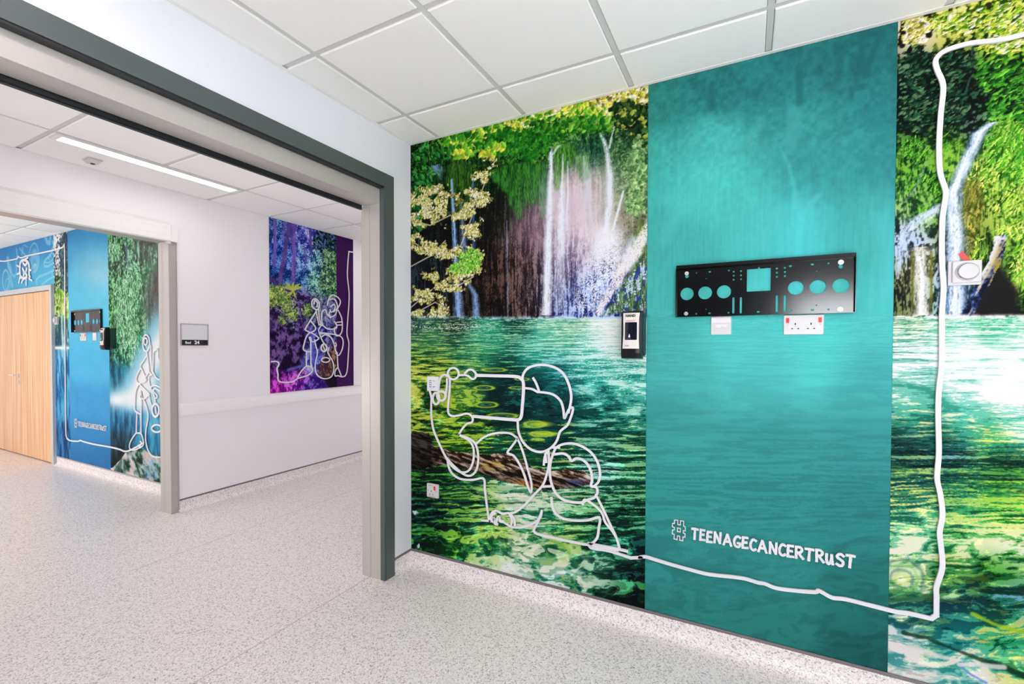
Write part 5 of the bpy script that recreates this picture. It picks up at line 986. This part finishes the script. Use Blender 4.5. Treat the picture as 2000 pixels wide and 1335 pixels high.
# guitar player on the violet print
gt = thing('line_sculpture', 'white cut-out line drawing of a seated guitar player on the violet forest print', 'wall art', (XW, 1.3, 1.0))
cg = lambda x, y: WC(x/3.71+520, y/3.71+420, XW+0.012)
drawing(gt, [
 ('border_line', [[(38, 1060), (78, 1060), (92, 1080), (78, 1110), (85, 1150), (95, 1204), (180, 1208), (230, 1182), (300, 1160), (334, 1130), (330, 1106), (302, 1092), (275, 1106), (242, 1148), (228, 1178)]], 1),
 ('border_line', [[(598, 266), (592, 340), (588, 440), (600, 560), (598, 650), (590, 760), (585, 860), (598, 920), (595, 1000), (590, 1090), (583, 1140), (570, 1164), (545, 1170), (520, 1162), (500, 1164), (498, 1132), (518, 1105), (530, 1130), (545, 1166)]], 1), ('border_line', [[(630, 268), (597, 263)]], 1),
 ('trouser_leg', [[(290, 1092), (292, 988)], [(324, 1098), (322, 992), (322, 920), (312, 890), (320, 884), (330, 914), (350, 914), (380, 895)], [(322, 992), (272, 976), (275, 930), (295, 872), (320, 850), (350, 836), (355, 808), (320, 764)]], 1),
 ('sleeve', [[(358, 702), (322, 758), (285, 820), (290, 836), (345, 862), (382, 890)]], 1),
 ('guitar_neck', [[(360, 682), (370, 740), (382, 795)], [(378, 660), (384, 740), (398, 800)], [(382, 795), (400, 790), (380, 830), (385, 852)]], 1),
 ('guitar_head', [(330, 650), (335, 616), (358, 606), (380, 626), (385, 660), (370, 684), (345, 674), (330, 650)], 1.1), ('guitar_head', [[(345, 642), (354, 616), (372, 640), (365, 664)]], 1.1),
 ('guitar_body', [[(350, 902), (360, 950), (370, 1000), (355, 1080), (360, 1140), (390, 1174), (430, 1184), (470, 1170), (488, 1130), (485, 1070), (460, 1022), (446, 990), (454, 958)]], 1),
 ('sound_hole', ell(418, 960, 20, 26), 1.5), ('sound_hole', [[(412, 945), (424, 978)]], 1), ('guitar_bridge', ell(430, 1048, 30, 17), 1),
 ('hand', [[(384, 856), (402, 900), (422, 935)], [(384, 856), (440, 860), (480, 902), (495, 950), (502, 980), (516, 1000)], [(400, 882), (430, 866), (470, 886), (490, 930)], [(500, 925), (508, 940), (496, 955)]], 1),
 ('trouser_leg', [[(390, 850), (470, 860), (536, 876), (557, 912), (550, 970), (526, 1014), (504, 1000)], [(514, 1010), (520, 1108)]], 1),
 ('arm_outline', [[(522, 690), (545, 742), (551, 800), (545, 850), (520, 874), (498, 860), (495, 820), (512, 802), (494, 770)], [(510, 776), (548, 772)], [(514, 796), (552, 794)]], 1),
 ('shoulder', [[(404, 800), (400, 722), (410, 692), (430, 686), (440, 716), (466, 744)], [(395, 776), (430, 815), (470, 826), (512, 815)]], 1),
 ('hat_outline', [[(442, 652), (455, 602), (480, 578), (520, 596), (538, 630), (516, 680), (500, 720), (470, 736), (455, 716), (466, 690)], [(455, 612), (490, 606), (510, 632), (515, 670), (490, 700)], [(466, 664), (490, 646), (500, 662), (490, 690), (470, 702), (462, 684)]], 1)], cg, FC, 0.0135)
# guitar player on the lagoon print
g2 = thing('line_sculpture', 'white cut-out line drawing of a guitar player on the far blue lagoon mural', 'wall art', (-3.4, 0, 0.3))
ch = lambda x, y: WA(x/5.34+240, y/5.34+650, -0.015)
drawing(g2, [
 ('sleeve', [[(245, 236), (212, 290), (180, 345), (205, 405), (230, 455), (262, 420)], [(180, 372), (148, 430), (135, 490), (165, 525), (235, 500), (230, 455)]], 1),
 ('trouser_leg', [[(165, 528), (132, 600), (122, 700), (120, 798), (150, 830), (185, 848)], [(165, 528), (215, 580), (270, 636), (262, 652), (212, 690), (186, 660), (172, 622), (182, 612), (190, 690), (186, 860), (186, 1042)], [(145, 832), (140, 940), (138, 1040)]], 1),
 ('boot', [[(138, 1040), (100, 1090), (70, 1150), (68, 1206), (110, 1220), (160, 1200), (190, 1150), (178, 1130)], [(138, 1042), (190, 1056), (210, 1160), (170, 1200)]], 1),
 ('guitar_neck', [[(245, 200), (258, 300), (270, 402)], [(286, 130), (288, 250), (302, 400)], [(270, 402), (290, 432), (268, 460), (274, 540), (290, 572)], [(302, 400), (305, 432), (280, 440)]], 1),
 ('guitar_head', ell(240, 105, 36, 85), 1), ('guitar_head', ell(234, 88, 18, 36), 1),
 ('shoulder', [[(308, 402), (312, 290), (318, 200), (356, 165)], [(360, 180), (366, 270), (400, 322), (440, 300)], [(308, 402), (346, 470), (402, 490), (460, 470)]], 1),
 ('face_outline', [[(400, 20), (378, 60), (380, 110), (410, 130)]], 1),
 ('guitar_body', [[(212, 692), (240, 762), (260, 852), (254, 922), (236, 1022), (236, 1130), (266, 1238), (320, 1290), (400, 1292), (470, 1260), (500, 1150), (470, 1030), (440, 940)], [(270, 652), (280, 705), (300, 772)], [(385, 840), (398, 900), (402, 975)]], 1),
 ('sound_hole', ell(338, 805, 36, 66), 1.6), ('sound_hole', [[(336, 770), (346, 840)]], 1.3), ('guitar_bridge', ell(352, 995, 52, 38), 1.2),
 ('hand', [[(290, 560), (330, 545), (370, 560), (402, 590)], [(305, 600), (340, 580), (400, 620)], [(285, 572), (320, 640), (335, 720)], [(320, 610), (356, 660), (340, 680)]], 1),
 ], ch, FA, 0.0145)
gl = [(x/2.472, y/2.472+420) for x, y in [(692, 1098), (640, 1128), (604, 1140), (575, 1130), (530, 1119), (450, 1105), (400, 1092), (385, 1087), (370, 1091), (322, 1078), (316, 1000), (313, 800), (311, 500), (310, 170), (300, 156), (268, 166), (180, 186), (130, 196), (100, 206), (86, 199), (80, 210), (20, 222), (0, 221), (-40, 230), (-90, 240)]]
bm = bmesh.new(); ribbon(bm, catmull([WA(u, v, -0.015) for u, v in gl], k=3), 0.0165, DS0, DS1+0.0004, FA); obj('border_line', bm, LINE, g2)
cr = thing('spiky_figure_cutout', 'white spiky figure cut-out, simplified to a splash shape, above the wooden door', 'wall art', (-6.3, 0, 2.4))  # splash shape standing in for an unclear spiky white figure
drawing(cr, [('spike', [(372, 960), (360, 1020), (350, 1070)], 1), ('spike', [(440, 1000), (420, 1030), (405, 1070)], 1), ('spike', [(490, 990), (490, 1110)], 1), ('spike', [(556, 950), (545, 990), (598, 1026)], 1),
 ('splash', [(385, 980), (372, 840), (380, 700), (430, 650), (500, 660), (545, 740), (545, 900), (560, 960)], 1.5), ('splash', [(430, 700), (470, 740), (500, 700)], 1.5), ('splash', [(420, 800), (450, 870), (440, 940)], 1.5), ('splash', [(500, 800), (480, 880), (500, 930)], 1.5), ('splash', [(400, 960), (440, 990), (500, 960)], 1.5),
 ('spike', [(380, 780), (318, 746)], 1), ('spike', [(372, 880), (322, 910)], 1), ('spike', [(545, 840), (580, 830)], 1), ('spike', [(450, 640), (520, 600)], 1)], lambda x, y: WA(x/9.533, y/9.536+440, -0.012), FA, 0.022)
# ------------------------------------------------------------------ luminaires and ceiling fittings
def luminaire(x, y0, y1, h, diff, label, group, wd=0.118):
    t = thing('linear_ceiling_light', label, 'light', (x, (y0+y1)/2, h), group)
    bm = bmesh.new()
    a, b = wd/2, wd/2-0.012
    for p in ((x-a, x-b, y0, y1), (x+b, x+a, y0, y1), (x-b, x+b, y0, y0+0.03), (x-b, x+b, y1-0.03, y1)): box(bm, p[0], p[1], p[2], p[3], h-0.016, h-0.0062)
    obj('trim_frame', bm, WHITE_TRIM, t)
    obj('diffuser', B(x-b, x+b, y0+0.03, y1-0.03, h-0.0135, h-0.0065), diff, t)
    return t
luminaire(-1.913, -1.10, 0.045, HC, DIFF_C, 'long glowing ceiling light strip seen through the grey-framed opening', None)
luminaire(-1.913, -3.9, -2.75, HC, DIFF_C, 'corridor ceiling light strip out of view behind the left end', None)
luminaire(-1.913, 1.85, 3.0, HC, DIFF_C, 'corridor ceiling light strip hidden past the right jamb', None)
luminaire(0.50, -2.62, -1.5, H, DIFF_R, 'near room ceiling light strip beside the grey-framed opening', None)
for i, (x, y) in enumerate(((0.52, -3.9), (2.92, -3.3), (3.92, -4.5))):  # strips out of view, added to light the near room
    luminaire(x, y, y+1.15, H, DIFF_R, ('added near room ceiling light strip, unseen in the rear left corner', 'added near room ceiling light strip, unseen over the right half of the room', 'added near room ceiling light strip, unseen next to the window')[i], None)
for i, (x, y) in enumerate(((-3.6, -2.9), (-5.4, -2.6), (-7.2, -2.4))):  # out-of-view strips added to brighten the far room
    luminaire(x, y, y+1.15, HF, DIFF_F, ('added far room ceiling light strip, unseen, nearest the corridor', 'added far room ceiling light strip, unseen in mid ceiling', 'added far room ceiling light strip, unseen, farthest from the corridor')[i], None)
# ------------------------------------------------------------------ corridor fittings
t = thing('crash_rail', 'long white wall protection rail under the violet forest print', 'rail', (XW, 1.6, 0.875))
prof = [(0.0008, .816), (.012, .816), (.024, .822), (.033, .838), (.036, .86), (.036, .893), (.033, .914), (.024, .930), (.012, .936), (.0008, .936)]
bm = bmesh.new(); prism(bm, prof, -0.181, CY1-0.02, lambda p, q, a: (XW+p, a, q)); obj('rail_cover', bm, RAILW, t)
bm = bmesh.new(); prism(bm, prof, -0.1835, -0.1815, lambda p, q, a: (XW+p, a, q)); obj('rail_end', bm, RAILW, t)
t = thing('bed_sign', 'bed number sign with black strip on the corridor wall', 'sign', (XW, -0.045, 1.43))
sy0, sy1, sz0, sz1 = -0.158, 0.066, 1.430, 1.622
bm = bmesh.new(); box(bm, XW+.0005, XW+.012, sy0, sy0+.006, sz0, sz1); box(bm, XW+.0005, XW+.012, sy1-.006, sy1, sz0, sz1); box(bm, XW+.0005, XW+.012, sy0+.006, sy1-.006, sz1-.006, sz1); box(bm, XW+.0005, XW+.012, sy0+.006, sy1-.006, sz0, sz0+.004); obj('sign_frame', bm, TAUPE, t)
obj('sign_panel', B(XW+.0005, XW+.008, sy0+.0065, sy1-.0065, sz0+.052, sz1-.0065), mat('pale_sign_panel', (218, 218, 222), .4), t)
st = obj('number_strip', B(XW+.0005, XW+.009, sy0+.0065, sy1-.0065, sz0+.0045, sz0+.0515), INK, t)
text_obj('lettering', 'Bed', .030, STRIPW, st, (XW+.0092, -.1015, sz0+.017), 'C', bold=.0006)
text_obj('lettering', '24', .041, STRIPW, st, (XW+.0092, -.030, sz0+.015), 'C', bold=.0012)
t = thing('motion_sensor', 'small grey sensor box on the ceiling tile beside the corridor light strip', 'sensor', (-2.175, -.812, HC-.006))
bm = bmesh.new(); prism(bm, [(-.05, -.04), (.05, -.04), (.05, .04), (-.05, .04)], HC-.014, HC-.0065, lambda p, q, a: (-2.175+p, -.812+q, a)); obj('base', bm, SENSOR, t)
bm = bmesh.new(); lo = [bm.verts.new((-2.175+p*.03, -.812+q*.026, HC-.034)) for p, q in ((-1, -1), (1, -1), (1, 1), (-1, 1))]; hi = [bm.verts.new((-2.175+p*.046, -.812+q*.037, HC-.0145)) for p, q in ((-1, -1), (1, -1), (1, 1), (-1, 1))]
bm.faces.new(lo[::-1]); bm.faces.new(hi)
for i in range(4): bm.faces.new((lo[i], lo[(i+1) % 4], hi[(i+1) % 4], hi[i]))
obj('cover', bm, SENSOR, t); obj('lens', B(-2.187, -2.163, -.822, -.802, HC-.037, HC-.0343), DARK, t)

# ------------------------------------------------------------------ black bracket tray on the turquoise strip
def c7(x, y, d=0.008): return WA(x/3.846+1200, y/3.846+460, -d)
bx0, bx1, bz0, bz1, BD = 1.648, 2.349, 1.576, 1.803, 0.024
t = thing('mounting_bracket', 'wide black perforated mounting bracket on the turquoise strip', 'bracket', ((bx0+bx1)/2, 0, bz0))
def circ(cx, cz, r, n=20, rz=None): return [(cx+r*math.cos(2*PI*i/n), cz+(rz or r)*math.sin(2*PI*i/n)) for i in range(n)]
def slot(cx, z0, z1, w_): r = w_/2; return [(cx+r*math.cos(a), z1-r+r*math.sin(a)) for a in [PI*i/6 for i in range(7)]]+[(cx+r*math.cos(a), z0+r+r*math.sin(a)) for a in [PI+PI*i/6 for i in range(7)]]
holes = []
for px, py, wx in ((545, 437, 50), (681, 429, 52), (823, 421, 54), (1363, 392, 60), (1529, 385, 63), (1702, 376, 66)):
    cx, cz = c7(px, py); holes.append(circ(cx, cz, (c7(px+wx, py)[0]-c7(px-wx, py)[0])/2, 32))
(a0, a1), (b0, b1) = c7(995, 330), c7(1175, 330)
sqz1 = c7(1085, 247)[1]; sqz0 = c7(1085, 416)[1]; holes.append([(a0, sqz0), (b0, sqz0), (b0, sqz1), ((a0+b0)/2+.004, sqz1), ((a0+b0)/2+.004, sqz1+.006), ((a0+b0)/2-.003, sqz1+.006), ((a0+b0)/2-.003, sqz1), (a0, sqz1)])
for px, p0, p1 in ((894, 463, 584), (950, 461, 583), (1221, 447, 573), (1281, 444, 571)): holes.append(slot(c7(px, 520)[0], c7(px, p1)[1], c7(px, p0)[1], .0092))
for px, py, r in [(896, 270, 8), (896, 300, 8), (896, 330, 8), (951, 265, 8), (951, 297, 8), (951, 326, 8), (1221, 246, 9), (1221, 277, 9), (1221, 308, 9), (1281, 241, 9), (1281, 272, 9), (1281, 303, 9), (617, 279, 7), (690, 322, 5), (860, 261, 8), (688, 553, 5), (615, 586, 8), (857, 578, 8), (1609, 207, 8), (1520, 267, 6), (1518, 522, 6), (1607, 553, 9)]:
    cx, cz = c7(px, py); holes.append(circ(cx, cz, r*.00052, 10))
for px, py, r in [(716, 271, 10), (714, 582, 11), (1081, 571, 11), (1323, 227, 12), (1488, 215, 12), (1320, 562, 12), (1486, 557, 12)]:
    cx, cz = c7(px, py); holes.append(circ(cx, cz, r*.00055, 12, r*.00036))
for px, py in ((545, 305), (1702, 230)):
    cx, cz = c7(px, py); holes.append(circ(cx, cz, .0085, 14))
me = holed_plate([(bx0, bz0), (bx1, bz0), (bx1, bz1), (bx0, bz1)], holes, .002)
off = origin_of(t)
for v in me.vertices: v.co = Vector((v.co.x, -.005-v.co.z, v.co.y))-off
link('plate', me, BLACKP, t)
obj('top_flange', B(bx0, bx1, -BD, -.0062, bz1-.0002, bz1+.0018), BLACKP, t)
bm = bmesh.new(); prism(bm, [(BD, bz1), (BD, bz1+.017), (BD-.002, bz1+.017), (BD-.002, bz1+.002)], bx0, bx1, lambda p, q, a: (a, -p, q)); obj('top_lip', bm, BLACKP, t)
obj('bottom_flange', B(bx0, bx1, -BD, -.0062, bz0-.0018, bz0+.0002), BLACKP, t)
obj('side_flange', B(bx0-.0018, bx0+.0002, -BD, -.004, bz0-.0018, bz1+.0018), BLACKP, t); obj('side_flange', B(bx1-.0002, bx1+.0018, -BD, -.004, bz0-.0018, bz1+.016), BLACKP, t)
for px, py, r in ((543, 283, .0095), (538, 585, .0095), (1702, 199, .0105), (1697, 552, .0105)):
    cx, cz = c7(px, py)
    bm = bmesh.new(); cyl(bm, (cx, -.0062, cz), r, .0022, 24, r*.92); ws = obj('washer', bm, STEEL, t)
    bm = bmesh.new(); cyl(bm, (cx, -.0084, cz), r*.48, .002, 16, r*.36); obj('screw_head', bm, STEEL, ws)
    bm = bmesh.new(); cyl(bm, (cx, -.01042, cz), r*.14, .0004, 6); obj('screw_recess', bm, DARK, ws)
brk = t
# ------------------------------------------------------------------ electrical plates
def rounded(x0, x1, z0, z1, r, n=5):
    P = []
    for cx, cz, a0 in ((x1-r, z1-r, 0), (x0+r, z1-r, PI/2), (x0+r, z0+r, PI), (x1-r, z0+r, 3*PI/2)):
        P += [(cx+r*math.cos(a0+PI/2*i/n), cz+r*math.sin(a0+PI/2*i/n)) for i in range(n+1)]
    return P
def plate(parent, x0, x1, z0, z1, d=.0095):
    bm = bmesh.new(); o = rounded(x0, x1, z0, z1, .005); i_ = rounded(x0+.0022, x1-.0022, z0+.0022, z1-.0022, .004)
    L = [[bm.verts.new((p, -y, q)) for p, q in s] for s, y in ((o, .0014), (o, d-.003), (i_, d))]
    n = len(o); bm.faces.new(L[0]); bm.faces.new(L[2][::-1])
    for a, b in ((L[0], L[1]), (L[1], L[2])):
        for k in range(n): bm.faces.new((a[k], a[(k+1) % n], b[(k+1) % n], b[k]))
    return obj('face_plate', bm, WHITEPL, parent)
def rocker(parent, cx, cz, w_=.0118, h=.0205, y=.0095):
    bm = bmesh.new(); prism(bm, [(y+.0002, cz-h/2), (y+.0018, cz-h/2), (y+.0042, cz+h/2-.002), (y+.0030, cz+h/2), (y+.0002, cz+h/2)], cx-w_/2, cx+w_/2, lambda p, q, a: (a, -p, q)); obj('switch', bm, RED, parent)
def pins(parent, cx, cz, y=.0095):
    for dx, dz, a, b in ((0, .0105, .0048, .0085), (-.0115, -.0095, .0070, .0042), (.0115, -.0095, .0070, .0042)):
        obj('socket_hole', B(cx+dx-a/2, cx+dx+a/2, -y-.0003, -y+.0005, cz+dz-b/2, cz+dz+b/2), DARK, parent)
t = thing('double_socket', 'white double mains socket with two red switches below the bracket on the turquoise strip', 'socket', (2.170, 0, 1.486))
x0, x1, z0, z1 = 2.096, 2.245, 1.485, 1.5715
pl = plate(t, x0, x1, z0, z1)
rocker(t, x0+.0155, z1-.0245); rocker(t, x1-.0145, z1-.0245)
pins(t, x0+.0445, z0+.036); pins(t, x1-.0465, z0+.036)
text_obj('print', '13', .006, GREYPRINT, pl, (x0+.0155, -.0096, z1-.044)); text_obj('print', '13', .006, GREYPRINT, pl, (x1-.0145, -.0096, z1-.044))
dbl = t
t = thing('blank_outlet_plate', 'plain white outlet plate with peeling film below the bracket on the turquoise strip', 'outlet', (1.845, 0, 1.488))
x0, x1, z0, z1 = 1.802, 1.889, 1.4875, 1.5735
plate(t, x0, x1, z0, z1)
bm = bmesh.new(); prism(bm, [(x0+.016, z1-.040), (x0+.072, z1-.040), (x0+.068, z1-.046), (x0+.066, z1-.053), (x0+.060, z1-.049), (x0+.048, z1-.047), (x0+.038, z1-.054), (x0+.026, z1-.052), (x0+.020, z1-.046)], .0096, .0102, FA); obj('film_patch', bm, FILM, t)
obj('film_edge', B(x0+.016, x1-.016, -.0103, -.0096, z1-.0395, z1-.0385), FILM, t)
obj('film_sheet', B(x0+.004, x1-.004, -.0099, -.0096, z1-.030, z1-.008), FILM, t)
for sx in (x0+.0125, x1-.0135):
    bm = bmesh.new(); cyl(bm, (sx, -.0094, z1-.038), .0028, .0008, 12); obj('screw', bm, SENSOR, t)
blk = t
t = thing('single_socket', 'white single mains socket with red switch low on the mural near the corner', 'socket', (.182, 0, .47))
x0, x1, z0, z1 = .137, .2275, .4695, .5575
pl = plate(t, x0, x1, z0, z1, .012); rocker(t, x0+.064, z1-.026, .013, .026, .012); pins(t, x0+.037, z0+.030, .012)
for sx in (x0+.012, x1-.018):
    bm = bmesh.new(); cyl(bm, (sx, -.0118, z1-.043), .0026, .0008, 10); obj('screw', bm, DARK, t)
obj('print_line', B(x0+.014, x0+.050, -.0124, -.0121, z1-.0135, z1-.0115), GREYPRINT, pl)
bm = bmesh.new(); r_ = random.Random(3); px = x0+.016
while px < x0+.066: wd_ = r_.uniform(.002, .007); box(bm, px, px+wd_, -.0124, -.0121, z0+.006, z0+.0098); px += wd_+.0013
obj('print_line', bm, REDPRINT, pl)
# taped note
t = thing('paper_note', 'small white printed note fixed to the mural near the corner', 'note', (.18, 0, 1.148))
x0, x1, z0, z1 = .135, .2245, 1.148, 1.2385
sh = obj('sheet', B(x0, x1, -.0035, -.0015, z0, z1), mat('note_paper', (228, 228, 236), .6), t)
for k in range(4):
    bm = bmesh.new(); zz = z1-.024-.0125*k; px = x0+.016
    for wd_ in (.006, .005, .007): box(bm, px, px+wd_, -.0039, -.0036, zz-.006, zz); px += wd_+.001
    obj('print_line', bm, GREYPRINT, sh)
obj('print_line', B(x0+.045, x0+.062, -.0039, -.0036, z1-.029, z1-.0235), LIME, sh)
obj('print_line', B(x0+.045, x0+.064, -.0039, -.0036, z1-.0675, z1-.062), GREYPRINT, sh)
for k, (a, b) in enumerate(((.014, .052), (.016, .050), (.020, .056))): obj('print_line', B(x0+a, x0+b, -.0038, -.0036, z0+.019-.005*k, z0+.0203-.005*k), mat('faint_print_%s' % 'abc'[k], (190, 192, 205), .6), sh)
for sx in (x0+.01, x1-.02):
    bm = bmesh.new(); cyl(bm, (sx, -.0034, z1-.045), .0022, .001, 10); obj('pin', bm, SENSOR, t)
# thermostat with dial
t = thing('thermostat', 'white wall thermostat with ribbed dial on the right-hand cascade picture', 'thermostat', (2.688, 0, 1.668))
x0, x1, z0, z1 = 2.6395, 2.7345, 1.668, 1.7605
obj('back_plate', B(x0, x1, -.012, -.0013, z0, z1, bev=.002), WHITEPL, t)
bm = bmesh.new(); fo = rounded(x0+.010, x1-.002, z0+.009, z1-.002, .005); fi = rounded(x0+.012, x1-.003, z0+.011, z1-.003, .004)
L = [[bm.verts.new((p, -y, q)) for p, q in s] for s, y in ((fo, .0121), (fo, .019), (fi, .021))]; n_ = len(fo); bm.faces.new(L[0]); bm.faces.new(L[2][::-1])
for a, b in ((L[0], L[1]), (L[1], L[2])):
    for k in range(n_): bm.faces.new((a[k], a[(k+1) % n_], b[(k+1) % n_], b[k]))
obj('cover', bm, WHITEPL, t)
dc = (2.6915, 1.7175)
bm = bmesh.new(); cyl(bm, (dc[0], -.0211, dc[1]), .0355, .005, 40, .033); obj('dial_rim', bm, WHITEPL, t)
bm = bmesh.new(); U_ = []
for i in range(72): r_ = 1.0 if i % 2 == 0 else .93; U_.append((r_*math.cos(2*PI*i/72), r_*math.sin(2*PI*i/72)))
prism2(bm, U_, (dc[0], -.0262, dc[1]), .0305, .0285, .008); dl = obj('dial', bm, WHITEPL, t)
bm = bmesh.new()
for i in range(36):
    a = 2*PI*i/36; c_, s_ = math.cos(a), math.sin(a); vs = []
    for rr, hw in ((.0255, .0005), (.0318, .0012)):
        for sg in (-1, 1): vs.append(bm.verts.new((dc[0]+rr*c_-sg*hw*s_, -.0268 if rr > .03 else -.0345, dc[1]+rr*s_+sg*hw*c_)))
    bm.faces.new((vs[0], vs[1], vs[3], vs[2]))
bmesh.ops.solidify(bm, geom=bm.faces[:], thickness=.0006); obj('dial_groove_shade', bm, mat('shadow_grey_groove', (120, 112, 112), .6), dl)  # dark strips stand for the shade in the dial's grooves
for a, b in ((-.016, .006), (.02, .004), (-.008, -.016), (.006, -.018), (.017, -.012)): obj('dial_mark', B(dc[0]+a-.0018, dc[0]+a+.0018, -.0346, -.0341, dc[1]+b-.001, dc[1]+b+.001), SENSOR, dl)
obj('cover_slot', B(x1-.03, x1-.012, -.0213, -.0208, z0+.0155, z0+.0167), SENSOR, t)
tst = t
bm = bmesh.new(); prism(bm, [WA(1871, 497), WA(1880, 490), WA(1897, 511), WA(1884, 512)], .0016, .003, FA)
tag(obj('tape_strip', bm, REDTAPE, None, loc=(2.685, 0, 1.76)), 'torn red tape stuck above the thermostat', 'tape')
bm = bmesh.new(); prism(bm, [(2.222, -.052), (2.262, -.026), (2.264, -.032), (2.226, -.058)], 0.0005, .0015, lambda p, q, a: (p, q-.04, a))
tag(obj('tape_scrap', bm, REDTAPE, None, loc=(2.243, -.082, 0.0005)), 'red scrap lying on the floor under the turquoise strip', 'tape')

# ------------------------------------------------------------------ hand gel dispenser
t = thing('gel_dispenser', 'black and silver hand gel dispenser at the left edge of the turquoise strip', 'dispenser', (1.449, 0, 1.37))
x0, x1 = 1.394, 1.504
bm = bmesh.new(); prism(bm, [(.0014, 1.392), (.030, 1.386), (.045, 1.40), (.050, 1.44), (.050, 1.578), (.040, 1.594), (.0014, 1.600)], x0+.004, x1, lambda p, q, a: (a, -p, q)); obj('back_housing', bm, DGREEN, t)
def shell(x0, x1, P, yb, curve, nseg=9):
    """front cover: profile P of (depth, z) swept across the width with a crowned front"""
    bm = bmesh.new(); R_ = []
    for i in range(nseg+1):
        s_ = i/nseg; x = x0+(x1-x0)*s_; k = 1-curve*abs(2*s_-1)**3
        R_.append([bm.verts.new((x, -(yb+(d-yb)*k), z)) for d, z in P]+[bm.verts.new((x, -yb, P[-1][1])), bm.verts.new((x, -yb, P[0][1]))])
    m_ = len(R_[0])
    for i in range(nseg):
        for j in range(m_): bm.faces.new((R_[i][j], R_[i][(j+1) % m_], R_[i+1][(j+1) % m_], R_[i+1][j]))
    bm.faces.new(R_[0]); bm.faces.new(R_[-1][::-1]); return bm
obj('body', shell(1.402, 1.499, [(.078, 1.372), (.098, 1.376), (.107, 1.40), (.104, 1.45), (.100, 1.50), (.100, 1.56), (.092, 1.596), (.080, 1.606)], .0505, .16, 12), BLACKPL, t)
def front(z):                                        # depth of the body front at its crown
    return float(np.interp(z, [1.372, 1.376, 1.40, 1.45, 1.50, 1.56, 1.596, 1.606], [.078, .098, .107, .104, .100, .100, .092, .080]))
def skin(xl, xr, zs, lift, thick, m_, name, parent):
    bm = bmesh.new(); G = []
    for z in zs:
        a, b = xl(z), xr(z); row = []
        for i in range(9):
            x = a+(b-a)*i/8; s_ = (x-1.402)/(1.499-1.402); k = 1-.16*abs(2*s_-1)**3; row.append((x, .0505+(front(z)-.0505)*k, z))
        G.append(row)
    F = [[bm.verts.new((x, -(d+lift), z)) for x, d, z in r] for r in G]; K = [[bm.verts.new((x, -(d+lift-thick), z)) for x, d, z in r] for r in G]
    R, C_ = len(G), 9
    for i in range(R-1):
        for j in range(C_-1): bm.faces.new((F[i][j], F[i][j+1], F[i+1][j+1], F[i+1][j])); bm.faces.new((K[i][j], K[i+1][j], K[i+1][j+1], K[i][j+1]))
    for i in range(R-1): bm.faces.new((F[i][0], F[i+1][0], K[i+1][0], K[i][0])); bm.faces.new((F[i][-1], K[i][-1], K[i+1][-1], F[i+1][-1]))
    for j in range(C_-1): bm.faces.new((F[0][j], K[0][j], K[0][j+1], F[0][j+1])); bm.faces.new((F[-1][j], F[-1][j+1], K[-1][j+1], K[-1][j]))
    return obj(name, bm, m_, parent)
zz = np.array([1.422, 1.436, 1.45, 1.475, 1.50, 1.53, 1.56, 1.572, 1.584, 1.596])
waist = lambda z: .0035*(1-((z-1.511)/.089)**2)
fc = skin(lambda z: 1.4095+waist(z), lambda z: 1.4905-waist(z), zz, .0016, .0014, CREAM, 'front_cover', t)
skin(lambda z: 1.4215+.0016*(z < 1.468 or z > 1.546), lambda z: 1.4795-.0016*(z < 1.468 or z > 1.546), np.array([1.464, 1.468, 1.475, 1.49, 1.50, 1.52, 1.54, 1.546, 1.550]), .0026, .0008, WINDOWPL, 'window', fc)
text_obj('lettering', 'HAND', .0165, INK, fc, (1.4475, -.0986, 1.5765), bold=.0007, sx=1.0)
text_obj('lettering', 'MEDIC', .013, STRIPW, fc, (1.4475, -.1008, 1.5655), sx=1.05)
obj('print_line', B(1.424, 1.472, -.1023, -.1013, 1.5585, 1.5602), REDPRINT, fc); obj('print_line', B(1.424, 1.470, -.1023, -.1013, 1.5545, 1.5560), GREYPRINT, fc)
text_obj('lettering', 'PUSH', .0065, BLUEPRINT, fc, (1.4435, -.1056, 1.4685)); text_obj('lettering', 'GOJO', .008, GREYPRINT, fc, (1.432, -.1071, 1.4335), bold=.0002)
bm = bmesh.new(); prism(bm, rounded(1.4395, 1.4475, 1.476, 1.486, .0035), .1040, .1054, FA); prism(bm, rounded(1.4418, 1.4448, 1.485, 1.4925, .0014), .1035, .1050, FA); obj('pictogram', bm, STRIPW, fc)
dsp = t
# ------------------------------------------------------------------ the same fittings in the far room
DXF = -4.914-bx0
dup(brk, (DXF, 0, .002), 'black perforated mounting bracket on the blue strip in the far room')
dup(dbl, (-4.735-2.096, 0, -.003), 'white double mains socket below the bracket on the blue strip')
dup(blk, (-4.430-1.802, 0, -.003), 'plain white outlet plate below the bracket on the blue strip')
dup(dsp, (-4.055-x0+.02, 0, .012), 'black hand gel dispenser projecting from the far blue lagoon wall')
dup(tst, (-5.395-2.6395, 0, .008), 'white thermostat beside the wooden door frame in the far room')
